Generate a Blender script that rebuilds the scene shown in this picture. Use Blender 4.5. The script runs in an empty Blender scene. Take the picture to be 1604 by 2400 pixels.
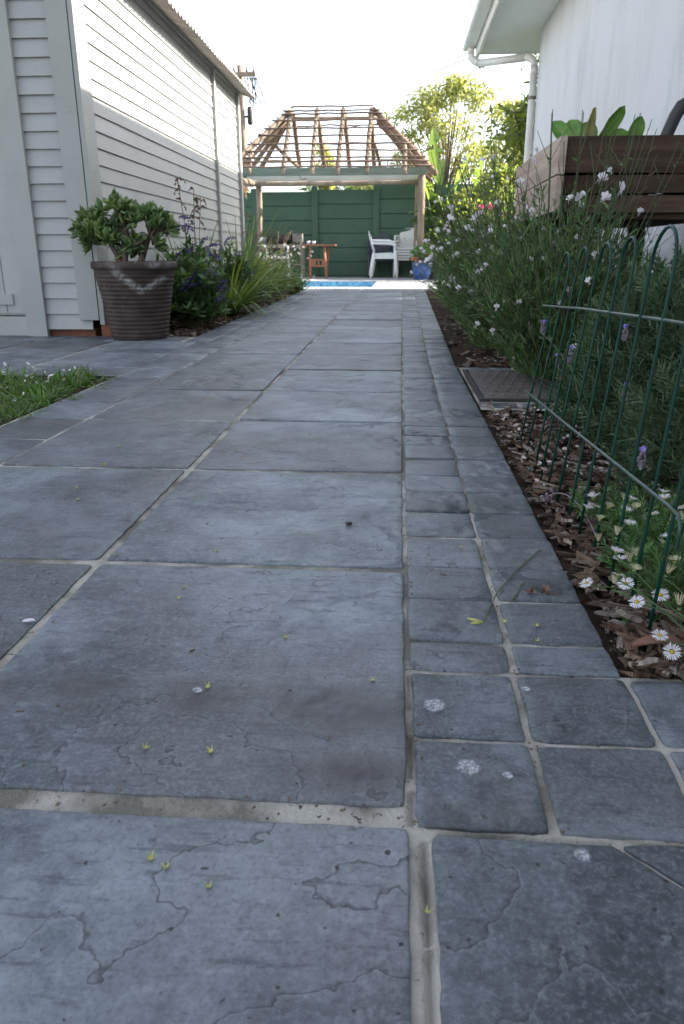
import bpy, math, random
import numpy as np
from mathutils import Vector, Matrix
random.seed(7); rng = np.random.default_rng(11)
S = bpy.context.scene
COL = S.collection
R_ = math.radians
U = random.uniform

# ---------------------------------------------------------------- helpers
def pn(x, y, seed=0):
    x = np.asarray(x, float); y = np.asarray(y, float)
    xi = np.floor(x).astype(np.int64); yi = np.floor(y).astype(np.int64)
    fx = x - xi; fy = y - yi
    def g(ix, iy, dx, dy):
        h = (ix * 374761393 + iy * 668265263 + seed * 974711) & 0xffffffff
        h = ((h ^ (h >> 13)) * 1274126177) & 0xffffffff
        a = ((h ^ (h >> 16)) & 0xffff) / 65536.0 * 2 * np.pi
        return np.cos(a) * dx + np.sin(a) * dy
    u = fx * fx * fx * (fx * (fx * 6 - 15) + 10); v = fy * fy * fy * (fy * (fy * 6 - 15) + 10)
    a = g(xi, yi, fx, fy); b = g(xi + 1, yi, fx - 1, fy)
    c = g(xi, yi + 1, fx, fy - 1); d = g(xi + 1, yi + 1, fx - 1, fy - 1)
    return 1.4 * ((a * (1 - u) + b * u) * (1 - v) + (c * (1 - u) + d * u) * v)
def fbm(x, y, seed=0, o=4):
    s = 0; a = 1; t = 0
    for k in range(o):
        s = s + a * pn(x * 2 ** k, y * 2 ** k, seed + k); t += a; a *= .5
    return s / t

class MB:
    """collects geometry, then links it as ONE mesh object"""
    def __init__(s): s.v = []; s.r = []; s.n = 0; s.f = []
    def add(s, V, quads=None, tris=None, rnd=None, ngons=None):
        V = np.asarray(V, float).reshape(-1, 3)
        for F in (quads, tris):
            if F is not None and len(F): s.f.append(np.asarray(F, np.int64) + s.n)
        for F in ngons or []: s.f.append(np.asarray([F], np.int64) + s.n)
        if rnd is None: rnd = random.random()
        s.r.append(np.broadcast_to(np.asarray(rnd, float), (len(V),))); s.v.append(V); s.n += len(V)
    def box(s, c, d, M=None, jit=0, rnd=None):
        V = np.array([(x, y, z) for x in (-.5, .5) for y in (-.5, .5) for z in (-.5, .5)]) * np.array(d)
        if jit: V += rng.uniform(-jit, jit, (8, 3))
        if M is not None: V = V @ np.array(M).T
        s.add(V + np.array(c), [(0, 1, 3, 2), (4, 6, 7, 5), (0, 4, 5, 1), (2, 3, 7, 6), (0, 2, 6, 4), (1, 5, 7, 3)], rnd=rnd)
    def bb(s, x0, x1, y0, y1, z0, z1, rnd=None): s.box(((x0 + x1) / 2, (y0 + y1) / 2, (z0 + z1) / 2), (x1 - x0, y1 - y0, z1 - z0), rnd=rnd)
    def bar(s, a, b, w, h, up=(0, 0, 1), rnd=None):
        a = Vector(a); b = Vector(b); d = b - a; L = d.length; d.normalize()
        x = d.cross(Vector(up))
        if x.length < 1e-4: x = Vector((1, 0, 0))
        x.normalize(); z = x.cross(d)
        s.box((a + b) / 2, (w, L, h), Matrix((x, d, z)).transposed(), rnd=rnd)
    def tube(s, P, r, n=8, cap=True, rnd=None, wob=0):
        P = np.asarray(P, float); m = len(P)
        r = np.broadcast_to(np.asarray(r, float), (m,))
        T = np.gradient(P, axis=0); T /= np.linalg.norm(T, axis=1)[:, None] + 1e-9
        a = np.array((0, 0, 1.)) if abs(T[0][2]) < .9 else np.array((1., 0, 0))
        X = np.cross(T, a); bad = np.linalg.norm(X, axis=1) < 1e-3; X[bad] = (1, 0, 0)
        X /= np.linalg.norm(X, axis=1)[:, None]; Y = np.cross(T, X)
        th = np.linspace(0, 2 * np.pi, n, endpoint=False)
        rr = r[:, None] * (1 + (rng.uniform(-wob, wob, (m, n)) if wob else 0))
        V = P[:, None, :] + (rr * np.cos(th))[..., None] * X[:, None, :] + (rr * np.sin(th))[..., None] * Y[:, None, :]
        q = [(i * n + j, i * n + (j + 1) % n, (i + 1) * n + (j + 1) % n, (i + 1) * n + j) for i in range(m - 1) for j in range(n)]
        s.add(V.reshape(-1, 3), q, rnd=rnd, ngons=[list(range(n))[::-1], [(m - 1) * n + j for j in range(n)]] if cap else None)
    def lathe(s, prof, n=48, rnd=None):
        th = np.linspace(0, 2 * np.pi, n, endpoint=False); m = len(prof)
        V = [(r * math.cos(t), r * math.sin(t), z) for r, z in prof for t in th]
        s.add(V, [(i * n + j, i * n + (j + 1) % n, (i + 1) * n + (j + 1) % n, (i + 1) * n + j) for i in range(m - 1) for j in range(n)], rnd=rnd)
    def shell(s, P, t, hole=None, rnd=None):
        """grid of points (nu,nv,3) given thickness t"""
        P = np.asarray(P, float); nu, nv = P.shape[:2]
        du = np.gradient(P, axis=0); dv = np.gradient(P, axis=1); N = np.cross(du, dv)
        N /= np.linalg.norm(N, axis=2)[..., None] + 1e-9
        A = (P + N * t / 2).reshape(-1, 3); B = (P - N * t / 2).reshape(-1, 3); k = nu * nv
        q = []; idx = lambda i, j: i * nv + j
        H = hole or (lambda i, j: False)
        for i in range(nu - 1):
            for j in range(nv - 1):
                if H(i, j): continue
                a, b, c, d = idx(i, j), idx(i + 1, j), idx(i + 1, j + 1), idx(i, j + 1)
                q += [(a, b, c, d), (k + d, k + c, k + b, k + a)]
                for (e, f, ii, jj) in ((a, b, i, j - 1), (b, c, i + 1, j), (c, d, i, j + 1), (d, a, i - 1, j)):
                    if ii < 0 or jj < 0 or ii >= nu - 1 or jj >= nv - 1 or H(ii, jj): q.append((e, k + e, k + f, f))
        s.add(np.vstack((A, B)), q, rnd=rnd)
    def scatter(s, T, pos, dirs, sc, rnd=None, wsc=1., roll=None, up=None):
        """copies of a small template (verts, quads, tris): template y = along dir"""
        TV, TQ, TT = T; pos = np.asarray(pos, float); N = len(pos)
        if N == 0: return
        D = np.asarray(dirs, float); D = D / (np.linalg.norm(D, axis=1)[:, None] + 1e-9)
        h = rng.normal(size=(N, 3)) * (.35 if up is not None else 1)
        if up is not None: h = h + np.asarray(up, float)
        X = np.cross(D, h); X /= np.linalg.norm(X, axis=1)[:, None] + 1e-9; Z = np.cross(X, D)
        sc = np.broadcast_to(np.asarray(sc, float), (N,)); wsc = np.broadcast_to(np.asarray(wsc, float), (N,))
        V = pos[:, None, :] + sc[:, None, None] * ((TV[None, :, 0:1] * wsc[:, None, None]) * X[:, None, :] + TV[None, :, 1:2] * D[:, None, :] + TV[None, :, 2:3] * Z[:, None, :])
        k = len(TV); off = (np.arange(N) * k)[:, None, None]
        if rnd is None: rnd = rng.random(N)
        rr = np.repeat(np.broadcast_to(np.asarray(rnd, float), (N,)), k)
        base = s.n
        s.v.append(V.reshape(-1, 3)); s.r.append(rr); s.n += N * k
        if len(TQ): s.f.append((off + TQ[None]).reshape(-1, 4) + base)
        if len(TT): s.f.append((off + TT[None]).reshape(-1, 3) + base)
    def build(s, name, mat, parent=None, smooth=False, extra=None):
        me = bpy.data.meshes.new(name)
        if s.n:
            V = np.vstack(s.v); me.vertices.add(len(V)); me.vertices.foreach_set('co', V.astype(np.float32).ravel())
            me.loops.add(sum(f.size for f in s.f)); me.loops.foreach_set('vertex_index', np.concatenate([f.ravel() for f in s.f]).astype(np.int32))
            st = np.concatenate([np.full(len(f), f.shape[1]) for f in s.f]); me.polygons.add(len(st))
            me.polygons.foreach_set('loop_start', (np.cumsum(st) - st).astype(np.int32))
            me.update(calc_edges=True)
            a = me.attributes.new('rnd', 'FLOAT', 'POINT'); a.data.foreach_set('value', np.concatenate(s.r).astype(np.float32))
            if extra is not None:
                a = me.attributes.new('mask', 'FLOAT', 'POINT'); a.data.foreach_set('value', np.asarray(extra, np.float32))
            me.polygons.foreach_set('use_smooth', np.full(len(st), bool(smooth)))
        me.materials.append(mat)
        o = bpy.data.objects.new(name, me); COL.objects.link(o)
        if parent: o.parent = parent
        return o

def tag(o, label=None, cat=None, group=None, kind=None):
    for k, v in (('label', label), ('category', cat), ('group', group), ('kind', kind)):
        if v: o[k] = v
    return o
def thing(name, label, cat, loc=(0, 0, 0), rz=0, group=None):
    o = bpy.data.objects.new(name, None); COL.objects.link(o); o.location = loc; o.rotation_euler = (0, 0, rz)
    o.empty_display_size = .1
    return tag(o, label, cat, group)
def dup(o, loc=None, rot=None, sc=None, label=None, parent=None):
    c = o.copy(); COL.objects.link(c)
    if parent: c.parent = parent
    if loc is not None: c.location = loc
    if rot is not None: c.rotation_euler = rot
    if sc is not None: c.scale = (sc,) * 3 if not hasattr(sc, '__len__') else sc
    if label: c['label'] = label
    for ch in list(o.children): dup(ch, parent=c)
    return c
def struct(mb, name, mat, smooth=False, kind='structure'): return tag(mb.build(name, mat, None, smooth), kind=kind)

# ---------------------------------------------------------------- materials
def newmat(name):
    m = bpy.data.materials.new(name); m.use_nodes = True; nt = m.node_tree; nt.nodes.clear()
    return m, nt
class NT:
    def __init__(s, nt): s.nt = nt
    def n(s, t, **kw):
        x = s.nt.nodes.new(t)
        for k, v in kw.items():
            if k.startswith('i_'):
                key = k[2:].replace('_', ' ')
                x.inputs[int(key) if key.isdigit() else key].default_value = v
            else: setattr(x, k, v)
        return x
    def l(s, a, b): s.nt.links.new(a, b)
    def val(s, x, sock):
        if hasattr(x, 'is_output'): s.l(x, sock)
        else: sock.default_value = x
    def math(s, op, a, b=0., c=None, clamp=False):
        x = s.n('ShaderNodeMath', operation=op, use_clamp=clamp); s.val(a, x.inputs[0]); s.val(b, x.inputs[1])
        if c is not None: s.val(c, x.inputs[2])
        return x.outputs[0]
    def vm(s, op, a, b):
        x = s.n('ShaderNodeVectorMath', operation=op); s.val(a, x.inputs[0]); s.val(b, x.inputs[1]); return x.outputs[0]
    def mix(s, f, a, b, mode='MIX'):
        x = s.n('ShaderNodeMix', data_type='RGBA', blend_type=mode)
        s.val(f, x.inputs[0])
        for v, i in ((a, 6), (b, 7)): s.val((*v, 1) if isinstance(v, tuple) and len(v) == 3 else v, x.inputs[i])
        return x.outputs[2]
    def noise(s, v, scale, detail=4, rough=.55, dist=0):
        x = s.n('ShaderNodeTexNoise', i_Scale=scale, i_Detail=detail, i_Roughness=rough, i_Distortion=dist); s.l(v, x.inputs['Vector']); return x.outputs[0]
    def ramp(s, f, a, b): 
        x = s.n('ShaderNodeMapRange', i_1=a, i_2=b); s.l(f, x.inputs[0]); return x.outputs[0]
    def obj(s): return s.n('ShaderNodeTexCoord').outputs['Object']
    def attr(s, n): return s.n('ShaderNodeAttribute', attribute_name=n).outputs['Fac']
    def bump(s, h, st, d=.01, nrm=None):
        x = s.n('ShaderNodeBump', i_Strength=st, i_Distance=d); s.l(h, x.inputs['Height'])
        if nrm: s.l(nrm, x.inputs['Normal'])
        return x.outputs[0]
    def bsdf(s, col, rough=.6, nrm=None, spec=.5, metal=0, coat=0, trans=0, tcol=None):
        b = s.n('ShaderNodeBsdfPrincipled'); s.val((*col, 1) if isinstance(col, tuple) else col, b.inputs['Base Color']); s.val(rough, b.inputs['Roughness'])
        b.inputs['Specular IOR Level'].default_value = spec; b.inputs['Metallic'].default_value = metal; b.inputs['Coat Weight'].default_value = coat
        if nrm: s.l(nrm, b.inputs['Normal'])
        out = s.n('ShaderNodeOutputMaterial'); sh = b.outputs[0]
        if trans:
            t = s.n('ShaderNodeBsdfTranslucent'); s.val(tcol if tcol is not None else col, t.inputs[0])
            mx = s.n('ShaderNodeMixShader'); mx.inputs[0].default_value = trans; s.l(sh, mx.inputs[1]); s.l(t.outputs[0], mx.inputs[2]); sh = mx.outputs[0]
        s.l(sh, out.inputs[0])
def mk(name, c1, c2=None, scale=6, detail=5, stretch=None, rough=.6, bump=0, bscale=None, bd=.01, c3=None, rv=.12, spec=.5, metal=0, coat=0, trans=0, lo=.35, hi=.65, tc=None, speck=None):
    m, nt = newmat(name); k = NT(nt); v = k.obj(); rn = k.attr('rnd')
    if stretch: v = k.vm('MULTIPLY', v, stretch)
    off = k.n('ShaderNodeCombineXYZ'); k.l(k.math('MULTIPLY', rn, 37.), off.inputs[0]); k.l(k.math('MULTIPLY', rn, 11.), off.inputs[1]); k.l(k.math('MULTIPLY', rn, 23.), off.inputs[2])
    v = k.vm('ADD', v, off.outputs[0])
    col = k.mix(k.ramp(k.noise(v, scale, detail), lo, hi), c1, c2 or c1)
    if c3: col = k.mix(rn, col, c3)
    if speck: col = k.mix(k.ramp(k.noise(v, speck[0], 3), speck[1], speck[1] + .06), col, speck[2])
    if rv:
        f = k.math('MULTIPLY_ADD', k.math('FRACT', k.math('MULTIPLY', rn, 17.31)), 2 * rv, 1 - rv); cb = k.n('ShaderNodeCombineColor')
        for i in range(3): k.l(f, cb.inputs[i])
        col = k.mix(1., col, cb.outputs[0], 'MULTIPLY')
    nrm = k.bump(k.noise(v, bscale or scale * 6, 4), bump, bd) if bump else None
    tcol = None
    if trans and tc: tcol = k.mix(1., col, tc, 'MULTIPLY')
    k.bsdf(col, rough, nrm, spec, metal, coat, trans, tcol)
    return m
def slate_mat():
    m, nt = newmat('slate'); k = NT(nt); v = k.obj(); rn = k.attr('rnd')
    off = k.n('ShaderNodeCombineXYZ'); k.l(k.math('MULTIPLY', rn, 53.), off.inputs[0]); k.l(k.math('MULTIPLY', rn, 29.), off.inputs[1])
    v = k.vm('ADD', v, off.outputs[0])
    h1 = k.math('FRACT', k.math('MULTIPLY', rn, 7.77)); h2 = k.math('FRACT', k.math('MULTIPLY', rn, 13.13)); h3 = k.math('FRACT', k.math('MULTIPLY', rn, 31.7))
    big = k.math('ADD', k.math('MULTIPLY', k.noise(v, 3.1, 8, .62, .3), .62), k.math('MULTIPLY', k.noise(v, 13, 8, .72), .38)); col = k.mix(k.ramp(big, .40, .60), (.040, .049, .060), (.190, .215, .240))
    pt = k.math('MULTIPLY', k.ramp(k.noise(v, 2.3, 5, .55, .4), .44, .60), k.ramp(h1, .15, .9))
    col = k.mix(k.math('MULTIPLY', pt, .7), col, (.105, .096, .104))
    dk = k.math('MULTIPLY', k.ramp(k.noise(v, 3.4, 6, .65), .5, .68), k.ramp(h2, .1, .9))
    col = k.mix(k.math('MULTIPLY', dk, .85), col, (.030, .036, .045))
    fine = k.noise(v, 90, 6, .75)
    col = k.mix(k.math('MULTIPLY', k.ramp(fine, .52, .76), .55), col, (.27, .28, .295)); col = k.mix(k.math('MULTIPLY', k.ramp(fine, .48, .28), .55), col, (.05, .052, .057))
    strk = k.noise(k.vm('MULTIPLY', v, (9., 60., 1.)), 1.6, 4, .6); col = k.mix(k.math('MULTIPLY', k.ramp(strk, .56, .66), .6), col, (.038, .041, .047))  # dark streaks: shadow along cleft edges, painted into the colour
    br = k.math('MULTIPLY_ADD', h3, .55, .68); cb = k.n('ShaderNodeCombineColor')
    for i in range(3): k.l(br, cb.inputs[i])
    col = k.mix(1., col, cb.outputs[0], 'MULTIPLY')
    # cleft layers: terraces of a warped noise, their rims partly drawn darker, paler just beside
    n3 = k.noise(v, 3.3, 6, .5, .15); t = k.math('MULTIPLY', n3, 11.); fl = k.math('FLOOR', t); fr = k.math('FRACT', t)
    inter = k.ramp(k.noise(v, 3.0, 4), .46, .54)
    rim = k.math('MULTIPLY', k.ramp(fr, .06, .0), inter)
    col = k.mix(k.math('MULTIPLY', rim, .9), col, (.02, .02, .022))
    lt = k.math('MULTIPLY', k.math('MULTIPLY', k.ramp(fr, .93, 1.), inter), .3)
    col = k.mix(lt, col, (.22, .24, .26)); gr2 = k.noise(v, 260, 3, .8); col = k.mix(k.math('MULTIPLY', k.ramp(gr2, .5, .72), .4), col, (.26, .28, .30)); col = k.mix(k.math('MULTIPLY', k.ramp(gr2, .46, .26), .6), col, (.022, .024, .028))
    sp = k.ramp(k.noise(v, 42, 2, .5), .70, .76); col = k.mix(k.math('MULTIPLY', sp, .5), col, (.22, .23, .24))
    wet = k.math('MULTIPLY', k.attr('mask'), k.ramp(k.noise(v, 9, 6, .6), .34, .58)); col = k.mix(k.math('MULTIPLY', wet, .95), col, (.044, .036, .036))
    sd = k.ramp(k.noise(v, 120, 1, .5), .73, .77); col = k.mix(sd, col, (.018, .017, .016))
    hgt = k.math('ADD', k.math('MULTIPLY', k.math('MULTIPLY', fl, inter), .6), k.math('MULTIPLY', k.noise(v, 26, 6, .65), .55))
    hgt = k.math('ADD', hgt, k.math('ADD', k.math('MULTIPLY', fine, .16), k.math('MULTIPLY', gr2, .06)))
    nrm = k.bump(hgt, .55, .0045)
    k.bsdf(col, k.math('MULTIPLY_ADD', k.noise(v, 12, 3), .25, .36), nrm, .5)
    return m
def masked_mat(name, c1, c2, cm, scale, rough, bump=.2, rv=.0, spec=.4):
    """c1/c2 mottled, with a stain cm where the mesh's mask attribute says"""
    m, nt = newmat(name); k = NT(nt); v = k.obj(); n = k.noise(v, scale, 6, .6)
    col = k.mix(k.ramp(n, .35, .65), c1, c2)
    f = k.math('MULTIPLY', k.attr('mask'), k.ramp(k.noise(v, 60, 5, .7), .36, .56)); col = k.mix(f, col, cm)
    col = k.mix(k.ramp(k.noise(v, 38, 2, .5), .72, .75), col, cm)
    k.bsdf(col, rough, k.bump(k.noise(v, 80, 4), bump, .003), .22)
    return m
def plaster_mat():
    m, nt = newmat('white_plaster'); k = NT(nt); v = k.obj()
    st = k.noise(k.vm('MULTIPLY', v, (1., 1.6, .45)), 2.2, 8, .7); bl = k.noise(v, .9, 4, .6)
    col = k.mix(k.math('MULTIPLY', k.ramp(st, .48, .66), k.ramp(bl, .36, .6)), (.65, .66, .68), (.53, .545, .56))
    gx = k.n('ShaderNodeSeparateXYZ'); k.l(v, gx.inputs[0])
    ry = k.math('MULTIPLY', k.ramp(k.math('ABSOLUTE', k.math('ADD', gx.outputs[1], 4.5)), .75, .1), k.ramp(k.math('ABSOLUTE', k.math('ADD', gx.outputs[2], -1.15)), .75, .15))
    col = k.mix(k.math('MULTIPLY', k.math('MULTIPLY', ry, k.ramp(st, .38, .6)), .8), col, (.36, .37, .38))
    drip = k.noise(k.vm('MULTIPLY', v, (1., 4., .3)), 2.0, 7, .72); col = k.mix(k.math('MULTIPLY', k.ramp(drip, .56, .70), .35), col, (.45, .46, .47))
    col = k.mix(k.math('MULTIPLY', k.ramp(k.noise(v, 60, 2), .70, .73), .6), col, (.3, .3, .3))
    k.bsdf(col, .85, k.bump(k.noise(v, 45, 5, .6), .35, .006), .2)
    return m
def paint_mat(name, c, grime, s=1.):
    m, nt = newmat(name); k = NT(nt); v = k.obj(); rn = k.attr('rnd')
    off = k.n('ShaderNodeCombineXYZ'); k.l(k.math('MULTIPLY', rn, 17.), off.inputs[1]); v2 = k.vm('ADD', v, off.outputs[0])
    col = k.mix(k.ramp(k.noise(v2, 3 * s, 6, .65), .45, .75), c, tuple(x * .86 for x in c))
    col = k.mix(k.math('MULTIPLY', k.ramp(k.noise(k.vm('MULTIPLY', v2, (6., 6., 30.)), 2, 5, .7), .62, .74), .55), col, grime)
    f = k.math('MULTIPLY_ADD', k.math('FRACT', k.math('MULTIPLY', rn, 9.7)), .1, .95); cb = k.n('ShaderNodeCombineColor')
    for i in range(3): k.l(f, cb.inputs[i])
    col = k.mix(1., col, cb.outputs[0], 'MULTIPLY')
    k.bsdf(col, .5, k.bump(k.noise(k.vm('MULTIPLY', v2, (1., 1., 6.)), 40, 4), .12, .004), .4)
    return m

M = {}
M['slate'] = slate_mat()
M['grout'] = mk('grout', (.42, .39, .345), (.17, .16, .135), 11, 8, lo=.42, hi=.60, rough=.95, bump=.7, bscale=220, bd=.004, rv=0, spec=.1, speck=(130, .66, (.07, .065, .06)))
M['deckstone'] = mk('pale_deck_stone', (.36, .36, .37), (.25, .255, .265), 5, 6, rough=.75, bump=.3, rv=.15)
M['soil'] = mk('soil', (.035, .024, .017), (.06, .042, .03), 20, rough=1, bump=.8, bscale=90, spec=.1)
M['ground'] = mk('ground_earth', (.10, .085, .06), (.07, .08, .04), 3, rough=1, bump=.4, spec=.1)
m, nt = newmat('bark_chips'); k = NT(nt); v = k.obj(); rn = k.attr('rnd')
g_ = k.n('ShaderNodeCombineXYZ'); k.l(k.math('MULTIPLY', k.attr('mask'), 900.), g_.inputs[0]); k.l(k.math('MULTIPLY', rn, 90.), g_.inputs[1]); gr_ = k.noise(g_.outputs[0], 1., 3, .6)
h_ = k.math('FRACT', k.math('MULTIPLY', rn, 19.7)); col = k.mix(h_, (.10, .055, .036), (.27, .175, .12)); col = k.mix(k.ramp(rn, .60, .92), col, (.38, .32, .275)); col = k.mix(k.ramp(rn, .22, .0), col, (.022, .014, .010))
col = k.mix(k.ramp(gr_, .62, .36), col, (.018, .011, .008)); col = k.mix(k.math('MULTIPLY', k.ramp(k.noise(v, 60, 4), .5, .7), .5), col, (.19, .14, .11))
k.bsdf(col, .9, k.bump(gr_, .7, .002), .15); M['chips'] = m
M['petal'] = mk('white_petal', (.82, .8, .82), (.74, .66, .70), 40, rough=.6, rv=.1, trans=.3, spec=.2)
M['paint'] = paint_mat('grey_weatherboard_paint', (.365, .365, .355), (.2, .2, .19))
M['trimpaint'] = paint_mat('grey_trim_paint', (.345, .35, .33), (.18, .18, .165))
M['brick'] = mk('foundation_brick', (.22, .085, .05), (.13, .055, .04), 12, rough=.95, bump=.5)
M['dark'] = mk('dark_cavity', (.01, .009, .008), rough=1, rv=0, spec=.05)
M['iron'] = mk('roof_iron', (.52, .47, .42), (.38, .34, .31), 5, stretch=(1, 8, 1), rough=.55, bump=.1, rv=.05, spec=.4)
M['plaster'] = plaster_mat()
M['eave'] = mk('eave_paint', (.84, .88, .85), (.78, .82, .79), 4, rough=.5, rv=.02, bump=.05)
M['pvc'] = mk('white_pipe', (.74, .73, .70), (.66, .645, .61), 5, rough=.35, rv=.02)
M['tile_roof'] = mk('roof_sheet', (.35, .35, .36), (.28, .28, .29), 4, rough=.6)
M['pole'] = mk('weathered_pole', (.34, .27, .205), (.21, .155, .11), 9, 6, stretch=(1, 1, .35), rough=.85, bump=.45, bscale=40, rv=.25, spec=.2)
M['polebrown'] = mk('brown_pole', (.25, .17, .115), (.16, .105, .07), 9, 6, stretch=(1, 1, .35), rough=.8, bump=.4, bscale=40, rv=.2, spec=.2)
M['lath'] = mk('brown_lath', (.16, .10, .075), (.10, .065, .05), 14, rough=.85, rv=.3, bump=.3)
M['greenplank'] = mk('faded_green_plank', (.23, .25, .20), (.15, .17, .13), 5, 6, stretch=(.4, 1, 3), rough=.8, bump=.3, rv=.05, speck=(22, .66, (.05, .06, .05)))
M['paleplank'] = mk('pale_plank', (.55, .56, .52), (.42, .43, .40), 5, 6, stretch=(.4, 1, 3), rough=.8, bump=.2)
M['greenwall'] = mk('green_wall_paint', (.072, .132, .088), (.062, .116, .078), 2.5, 6, rough=.6, bump=.3, bscale=30, rv=.04, spec=.3)
M['potclay'] = masked_mat('brown_glazed_clay', (.040, .027, .023), (.07, .05, .043), (.36, .345, .33), 12, .62)
M['jade'] = mk('jade_leaf', (.050, .105, .032), (.08, .145, .045), 18, rough=.3, rv=.4, c3=(.15, .21, .06), trans=.12, spec=.5, tc=(1.2, 1.3, .6))
M['jadestem'] = mk('jade_bark', (.16, .115, .085), (.09, .065, .05), 25, rough=.85, bump=.5)
M['leafA'] = mk('shrub_leaf', (.045, .10, .038), (.075, .145, .055), 20, rough=.55, rv=.4, c3=(.12, .19, .075), trans=.25, spec=.35, tc=(1.5, 1.6, .5))
M['gauraleaf'] = mk('narrow_leaf', (.034, .085, .026), (.058, .122, .04), 20, rough=.5, rv=.45, c3=(.12, .175, .075), trans=.25, spec=.4, tc=(1.5, 1.6, .6))
M['stem'] = mk('green_stem', (.06, .10, .035), (.10, .12, .05), 12, rough=.6, rv=.25, c3=(.13, .10, .06))
M['stalk'] = mk('woody_stalk', (.16, .125, .085), (.10, .075, .05), 20, rough=.85, rv=.2, bump=.3)
M['lavleaf'] = mk('silver_leaf', (.03, .06, .026), (.05, .085, .04), 20, rough=.7, rv=.45, c3=(.075, .11, .06), trans=.2, spec=.25, tc=(1.3, 1.4, .8))
M['lavbud'] = mk('lavender_bud', (.20, .155, .20), (.13, .11, .12), 60, rough=.8, rv=.3)
M['lilac'] = mk('lilac_petal', (.30, .22, .62), (.38, .30, .68), 60, rough=.6, rv=.2, trans=.25)
M['purple'] = mk('purple_petal', (.11, .055, .32), (.15, .08, .42), 60, rough=.6, rv=.4, c3=(.06, .045, .10), trans=.2)
M['daisyleaf'] = mk('daisy_leaf', (.045, .115, .028), (.075, .16, .04), 20, rough=.5, rv=.35, c3=(.10, .17, .06), trans=.25, tc=(1.4, 1.5, .5))
M['yellow'] = mk('daisy_yellow', (.62, .36, .02), (.5, .25, .015), 120, rough=.8, rv=.1, bump=.6, bscale=700, bd=.001)
M['calyx'] = mk('pale_yellow_calyx', (.50, .47, .17), (.40, .42, .13), 60, rough=.6, rv=.15, trans=.2)
M['oldpetal'] = mk('wilted_petal', (.66, .60, .60), (.50, .38, .38), 40, rough=.7, rv=.25, c3=(.42, .32, .26), trans=.2, spec=.2)
M['gaurastem'] = mk('gaura_stem', (.035, .075, .022), (.055, .095, .03), 12, rough=.6, rv=.3, c3=(.085, .085, .04))
M['cream'] = mk('cream_petal', (.52, .46, .30), (.46, .42, .24), 60, rough=.7, rv=.15, trans=.2)
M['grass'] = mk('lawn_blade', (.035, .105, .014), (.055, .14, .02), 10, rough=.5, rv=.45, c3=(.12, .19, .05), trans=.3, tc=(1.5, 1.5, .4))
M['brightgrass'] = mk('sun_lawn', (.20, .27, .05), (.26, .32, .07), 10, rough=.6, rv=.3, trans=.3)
M['reed'] = mk('arching_blade', (.10, .19, .045), (.15, .25, .06), 10, rough=.5, rv=.3, c3=(.24, .30, .11), trans=.3, tc=(1.5, 1.5, .5))
M['seed'] = mk('dry_seed', (.30, .20, .145), (.20, .13, .09), 30, rough=.9, rv=.3, trans=.2)
M['treeleaf'] = mk('tree_leaf', (.14, .18, .06), (.22, .26, .09), 5, rough=.5, rv=.4, c3=(.36, .35, .15), trans=.5, tc=(1.6, 1.6, .9))
M['bushleaf'] = mk('bush_leaf', (.07, .125, .03), (.11, .17, .04), 5, rough=.5, rv=.4, c3=(.22, .25, .07), trans=.5, tc=(1.6, 1.55, .7))
M['banana'] = mk('paddle_leaf', (.15, .23, .085), (.20, .28, .11), 3, 5, rough=.4, rv=.2, c3=(.19, .26, .08), trans=.4, tc=(1.6, 1.6, .6), bump=.1)
M['bark'] = mk('tree_bark', (.16, .125, .09), (.10, .075, .055), 12, rough=.9, bump=.6)
M['palmleaf'] = mk('palm_leaf', (.10, .18, .06), (.16, .24, .10), 5, rough=.35, rv=.3, trans=.35, tc=(1.6, 1.6, .6))
M['pink'] = mk('pink_flower', (.65, .07, .22), (.75, .15, .32), 30, rough=.6, rv=.2, trans=.3)
M['red'] = mk('red_flower', (.62, .05, .035), (.7, .1, .05), 30, rough=.6, rv=.2, trans=.2)
M['plastic'] = mk('white_plastic', (.78, .77, .75), (.72, .71, .69), 4, rough=.42, rv=.03)
M['darkplastic'] = mk('dark_plastic', (.05, .06, .075), (.035, .042, .055), 4, rough=.45, rv=.05)
M['redwood'] = mk('red_timber', (.30, .115, .055), (.20, .07, .035), 8, 6, stretch=(1, 1, .3), rough=.6, rv=.15, bump=.2)
M['greywood'] = mk('grey_timber', (.34, .29, .23), (.24, .20, .16), 8, 6, stretch=(1, 1, .3), rough=.85, rv=.1, bump=.3)
M['black'] = mk('black_iron', (.018, .017, .016), (.03, .028, .026), 10, rough=.55, rv=.05)
M['greymetal'] = mk('grey_metal', (.20, .18, .16), (.14, .125, .11), 8, rough=.5, rv=.05)
M['blueglaze'] = mk('blue_glaze', (.04, .10, .28), (.03, .065, .19), 7, 6, rough=.18, rv=0, coat=.3, bump=.1)
M['greypot'] = mk('grey_pot', (.08, .085, .095), (.055, .058, .066), 7, rough=.6)
M['wire'] = mk('green_wire_coat', (.003, .042, .027), (.003, .028, .019), 18, rough=.45, rv=.05, spec=.25, speck=(55, .70, (.09, .05, .03)))
M['rail'] = mk('worn_wire', (.012, .05, .036), (.06, .085, .075), 30, rough=.4, rv=.03, spec=.5, speck=(70, .62, (.10, .06, .04)))
M['boxwood'] = mk('planter_timber', (.085, .055, .040), (.040, .026, .019), 6, 7, stretch=(.5, .5, 5), rough=.85, rv=.2, bump=.6, bscale=26, spec=.12)  # shaded copy of the timber: the front's shade is in the tone
M['pale_litwood'] = mk('pale_lit_timber', (.46, .36, .30), (.33, .25, .205), 6, 7, stretch=(.5, .5, 5), rough=.9, rv=.1, bump=.4, bscale=26, spec=.15)  # lit copy of planter timber, bounce light painted in; stakes share it
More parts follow.
